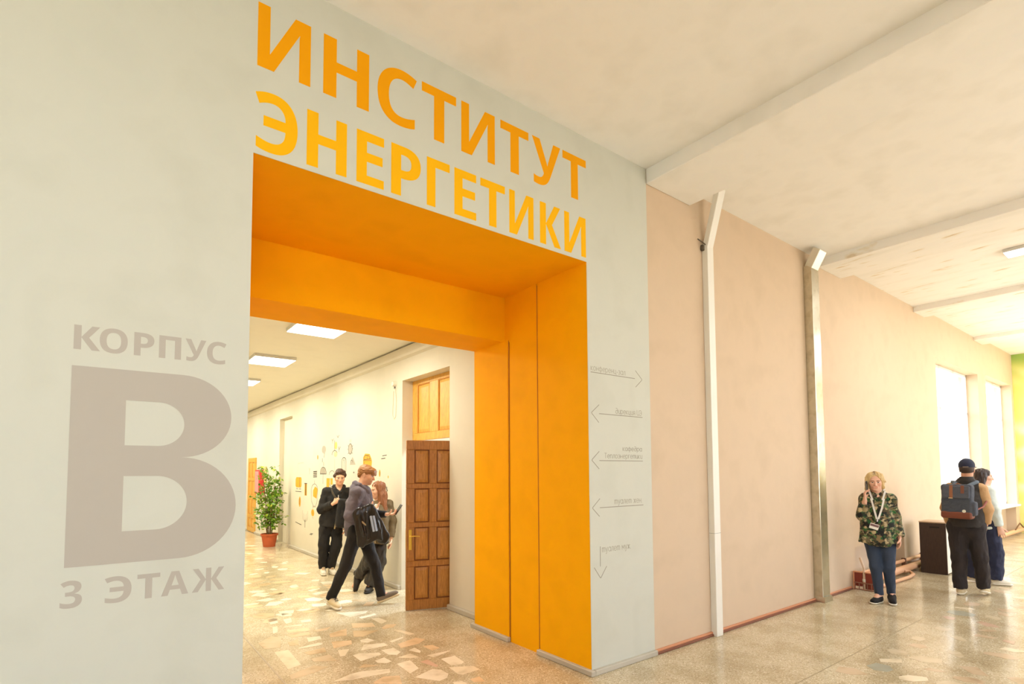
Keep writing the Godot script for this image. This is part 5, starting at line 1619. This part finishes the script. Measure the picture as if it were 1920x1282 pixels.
	for s in [-1.0, 1.0]:
		var pts := [J.neck + V(s * 0.062, 0.03, -0.02), J.neck + V(s * 0.072, 0.012, 0.045), J.neck + V(s * 0.062, -0.070, 0.122), V(0.03 + s * 0.045, 1.18, 0.158), knot + V(s * 0.006, 0, 0)]
		for k in pts.size() - 1:
			var a: Vector3 = pts[k]
			var b: Vector3 = pts[k + 1]
			band.box((a + b) / 2, V(0.020, (b - a).length() + 0.006, 0.004), 0.001, look(V(s * 0.25, 0.1, 1), (b - a).normalized()))
	obj("band", band.mesh(), cloth(Color8(236, 232, 224)), th)
	obj("clip", MB.new().tube([knot, knot + V(-0.004, -0.035, 0.006)], 0.008, 8).mesh(), mat(Color8(210, 210, 212), 0.3, 0.7), th)
	var bb := look(V(-0.1, 0.15, 1), V(0.30, 1, 0))
	obj("badge", MB.new().box(V(-0.015, 0.955, 0.178), V(0.096, 0.066, 0.004), 0.001, bb).mesh(), mat(Color8(240, 236, 226), 0.3), th)
	obj("badge_print", MB.new().box(V(-0.015, 0.955, 0.178) + bb * V(0, 0.012, 0.0025), V(0.09, 0.028, 0.001), 0.0, bb).mesh(), mat(Color8(116, 84, 84), 0.4), th)

	# 5 --- man with the backpack, seen from behind
	f = V(0.12, 0, -1).normalized()
	J = {"at": V(8.46, 0, 1.13), "turn": -77.55, "f": f, "skin": lin(214, 160, 130), "brow": lin(40, 30, 26),
		"head": V(0.022, 1.645, -0.01), "hbs": look(V(0.10, -0.02, -1)), "neck": V(0.012, 1.50, 0.0), "chest": V(0.0, 1.22, 0), "pelvis": V(-0.015, 0.90, 0),
		"shA": V(-0.155, 1.395, 0), "shB": V(0.150, 1.395, 0), "elA": V(-0.195, 1.14, 0.02), "wrA": V(-0.185, 0.94, -0.10), "elB": V(0.185, 1.14, 0.01), "wrB": V(0.185, 0.95, -0.06),
		"hipA": V(-0.105, 0.86, 0), "hipB": V(0.075, 0.86, 0), "knA": V(-0.105, 0.48, 0.0), "knB": V(0.11, 0.50, -0.01), "anA": V(-0.105, 0.10, 0.0), "anB": V(0.13, 0.13, -0.08),
		"heelA": V(-0.115, 0.0, 0.045), "toeA": V(-0.075, 0.0, -0.22), "heelB": V(0.115, 0.05, -0.02), "toeB": V(0.165, 0.0, -0.26),
		"handA": [V(0.05, -1, -0.25), V(1, 0, -0.2), relaxed, 0.4, 1.0, 1.05], "handB": [V(-0.1, -1, -0.25), V(-1, 0, -0.2), relaxed, 0.4, -1.0, 1.05]}
	o = make_person("broad man in a cap and dark vest seen from behind, wearing a backpack", J)
	P = [cap(J.shA + V(0.02, 0, 0), J.shB - V(0.02, 0, 0), 0.070, 0.070, 0.05)]
	P.append_array(sleeve(J, "A", [0.074, 0.078, 0.052], 0.0))
	P.append_array(sleeve(J, "B", [0.074, 0.080, 0.054], 0.0))
	obj("sweater", blob(P, 0.010, cloth(Color8(192, 152, 106)), 0.006, 8.0), null, o)
	P = [cap(V(-0.015, 0.90, 0), V(-0.005, 1.08, 0), 0.185, 0.18, 0.04, f, 1.2, true), cap(V(-0.005, 1.08, 0), J.chest, 0.18, 0.165, 0.05, f, 1.2), cap(V(-0.13, 1.385, 0.0), V(0.125, 1.385, 0.0), 0.075, 0.075, 0.05), cap(V(-0.10, 1.40, 0.0), V(-0.03, 1.475, 0), 0.06, 0.055, 0.05), cap(V(0.10, 1.40, 0.0), V(0.04, 1.475, 0), 0.06, 0.055, 0.05), cap(J.chest, J.neck - V(0, 0.02, 0), 0.17, 0.085, 0.06, f, 1.1)]
	obj("vest", blob(P, 0.010, cloth(Color8(50, 45, 42)), 0.008, 8.0), null, o)
	obj("collar", blob([cap(J.neck + V(0, -0.03, 0.005), J.neck + V(0, 0.055, 0.005), 0.080, 0.074, 0.01, Vector3.ZERO, 1.0, false, true)], 0.008, cloth(Color8(58, 54, 52))), null, o)
	trousers(o, J, cloth(Color8(42, 35, 35)), [0.104, 0.084, 0.072], 0.010)
	shoe(o, J, "A", cream, white_rub, 1.15)
	shoe(o, J, "B", cream, white_rub, 1.15)
	fx = J.hbs
	obj("hair", blob([ell(J.head + fx * V(0, 0.018, -0.022), V(0.081, 0.080, 0.099), 0.02, fx), ell(J.head + fx * V(0, -0.035, 0.07), V(0.10, 0.13, 0.085), 0.01, fx, 1), brick_shape(J.head + fx * V(0, -0.14, 0), V(0.2, 0.09, 0.2), 0.0, 0.01, fx, 1)], 0.006, mat(Color8(66, 50, 42), 0.7)), null, o)
	P = [ell(J.head + fx * V(0, 0.055, -0.016), V(0.087, 0.096, 0.106), 0.02, fx), brick_shape(J.head + fx * V(0, -0.05, 0), V(0.2, 0.075, 0.2), 0.0, 0.008, fx, 1)]
	P.append(cap(J.head + fx * V(-0.04, 0.035, 0.10), J.head + fx * V(0.04, 0.035, 0.10), 0.055, 0.055, 0.01, fx.y, 6.0))
	obj("cap", blob(P, 0.006, cloth(Color8(38, 44, 66))), null, o)
	obj("cap_strap", MB.new().box(J.head + fx * V(0, 0.034, -0.123), V(0.06, 0.014, 0.006), 0.002, fx).mesh(), cloth(Color8(120, 104, 92)), o)
	th = thing("backpack", "dark blue-grey roll-top backpack with brown leather straps on the broad man's back", "backpack", J.at, deg_to_rad(J.turn))
	var bk := look(V(-0.22, 0.02, 1), V(0.03, 1, 0))
	var bc := V(-0.085, 1.245, 0.255)
	P = [brick_shape(bc, V(0.125, 0.165, 0.05), 0.032, 0.02, bk), brick_shape(bc + bk * V(0, 0.17, 0.012), V(0.135, 0.022, 0.045), 0.02, 0.02, bk), brick_shape(bc + bk * V(0.155, -0.09, 0), V(0.018, 0.07, 0.04), 0.02, 0.02, bk)]
	obj("bag", blob(P, 0.009, cloth(Color8(70, 74, 84)), 0.005, 12.0), null, th)
	obj("flap", blob([brick_shape(bc + bk * V(0, 0.115, 0.085), V(0.128, 0.068, 0.006), 0.010, 0.01, bk)], 0.008, cloth(Color8(84, 88, 98)), 0.004, 12.0), null, th)
	obj("leather_base", blob([brick_shape(bc + bk * V(0, -0.178, 0.004), V(0.130, 0.018, 0.056), 0.030, 0.01, bk)], 0.008, mat(Color8(120, 62, 42), 0.5)), null, th)
	var tan_leather := mat(Color8(150, 96, 66), 0.5)
	for x in [-0.045, 0.07]:
		obj("buckle_strap", MB.new().box(bc + bk * V(x, 0.115 if x < 0 else 0.15, 0.104), V(0.036, 0.17 if x < 0 else 0.10, 0.006), 0.002, bk).mesh(), tan_leather if x < 0 else mat(Color8(122, 74, 58), 0.5), th)
	obj("buckle", MB.new().box(bc + bk * V(-0.048, 0.035, 0.108), V(0.044, 0.012, 0.008), 0.002, bk).mesh(), mat(Color8(210, 190, 150), 0.3, 0.6), th)
	obj("carry_loop", MB.new().tube([bc + bk * V(-0.03, 0.20, 0.02), bc + bk * V(0.0, 0.225, 0.0), bc + bk * V(0.05, 0.205, 0.02)], 0.009, 6).mesh(), tan_leather, th)
	obj("round_badge", MB.new().tube([bc + bk * V(0.082, -0.125, 0.081), bc + bk * V(0.082, -0.125, 0.088)], 0.019, 14).mesh(), mat(Color8(226, 222, 204), 0.5), th)
	for s in [-1.0, 1.0]:
		var x0: float = -0.13 if s < 0 else 0.115
		obj("shoulder_strap", MB.new().tube([bc + bk * V(s * 0.06, 0.17, -0.03), V(x0 * 0.8, 1.475, 0.10), V(x0, 1.485, 0.02), V(x0, 1.42, -0.11), V(x0 * 1.1, 1.25, -0.17)], 0.024, 8).mesh(), cloth(Color8(88, 98, 108)), th)
	obj("side_strap", MB.new().tube([bc + bk * V(0.16, -0.12, 0.0), V(0.16, 1.17, 0.17), V(0.20, 1.24, 0.08)], 0.011, 6).mesh(), mat(Color8(150, 78, 60), 0.5), th)

	# 6 --- woman in a pale coat beyond him
	f = V(0.9, 0, -0.45).normalized()
	J = {"at": V(9.58, 0, 1.11), "turn": -78.78, "f": f, "skin": lin(232, 184, 158), "brow": lin(50, 34, 28),
		"head": V(-0.015, 1.535, -0.01), "hbs": look(V(0.95, -0.05, -0.15)), "neck": V(-0.02, 1.40, 0.0), "chest": V(-0.01, 1.18, 0), "pelvis": V(-0.015, 0.86, 0),
		"shA": V(0.03, 1.335, 0.13), "shB": V(-0.06, 1.335, -0.13), "elA": V(0.085, 1.08, 0.16), "wrA": V(0.125, 0.835, 0.13), "elB": V(-0.10, 1.06, -0.18), "wrB": V(-0.02, 0.84, -0.14),
		"hipA": V(0.02, 0.84, 0.06), "hipB": V(-0.06, 0.84, -0.06), "knA": V(0.06, 0.46, 0.03), "knB": V(-0.13, 0.46, -0.05), "anA": V(0.045, 0.11, 0.02), "anB": V(-0.215, 0.11, -0.10),
		"heelA": V(0.0, 0.0, 0.03), "toeA": V(0.23, 0.0, -0.02), "heelB": V(-0.26, 0.02, -0.08), "toeB": V(-0.04, 0.0, -0.12),
		"handA": [V(0.2, -1, 0.0), V(-0.2, 0, -1), relaxed, 0.4, 1.0, 0.95], "handB": [V(0.1, -1, 0), V(0, 0, 1), relaxed, 0.4, 1.0, 0.95]}
	o = make_person("dark-haired woman in a pale coat walking right beyond the man with the backpack", J)
	P = [cap(V(-0.01, 0.80, 0), V(-0.01, 1.06, 0), 0.165, 0.14, 0.04, f, 1.2, true), cap(V(-0.01, 1.06, 0), J.chest, 0.14, 0.135, 0.04, f, 1.2), cap(J.shA, J.shB, 0.068, 0.068, 0.05), cap(J.chest, J.neck - V(0, 0.03, 0), 0.12, 0.066, 0.05)]
	P.append_array(sleeve(J, "A", [0.068, 0.066, 0.052], 0.02))
	P.append_array(sleeve(J, "B", [0.068, 0.064, 0.05], 0.02))
	obj("coat", blob(P, 0.011, cloth(Color8(206, 214, 208)), 0.010, 8.0), null, o)
	trousers(o, J, cloth(Color8(34, 40, 66)), [0.098, 0.105, 0.095], 0.012, "jeans", 0.03)
	shoe(o, J, "A", white_rub, white_rub, 1.1)
	shoe(o, J, "B", cream, white_rub, 1.1)
	fx = J.hbs
	P = [ell(J.head + fx * V(0, 0.045, -0.024), V(0.088, 0.085, 0.102), 0.02, fx), ell(J.head + fx * V(0, -0.06, -0.06), V(0.08, 0.10, 0.055), 0.03, fx), cap(J.head + fx * V(-0.06, 0.0, -0.01), J.head + fx * V(-0.06, -0.16, -0.02), 0.034, 0.03, 0.03), cap(J.head + fx * V(0.06, 0.0, -0.01), J.head + fx * V(0.06, -0.16, -0.02), 0.034, 0.03, 0.03)]
	P.append(ell(J.head + fx * V(0, -0.015, 0.095), V(0.062, 0.092, 0.070), 0.012, fx, 1))
	obj("hair", blob(P, 0.007, mat(Color8(58, 46, 44), 0.4), 0.008, 16.0, V(1.6, 0.4, 1.6)), null, o)

func camo_texture() -> ImageTexture:
	var im := Image.create(512, 512, false, Image.FORMAT_RGB8)
	var n := []
	for k in 4:
		var no := FastNoiseLite.new()
		no.seed = 31 + k
		no.frequency = 0.022
		no.fractal_octaves = 2
		no.domain_warp_enabled = true
		no.domain_warp_amplitude = 26.0
		no.domain_warp_frequency = 0.03
		n.append(no)
	var pal := [Color8(38, 44, 30), Color8(18, 18, 15), Color8(140, 116, 76), Color8(36, 100, 48), Color8(206, 184, 140)]
	for y in 512:
		for x in 512:
			var c: Color = pal[0]
			if n[0].get_noise_2d(x, y) > 0.08: c = pal[2]
			if n[1].get_noise_2d(x, y) > 0.04: c = pal[1]
			if n[2].get_noise_2d(x, y) > 0.30: c = pal[3]
			if n[3].get_noise_2d(x, y) > 0.36: c = pal[4]
			im.set_pixel(x, y, c)
	return ImageTexture.create_from_image(im)
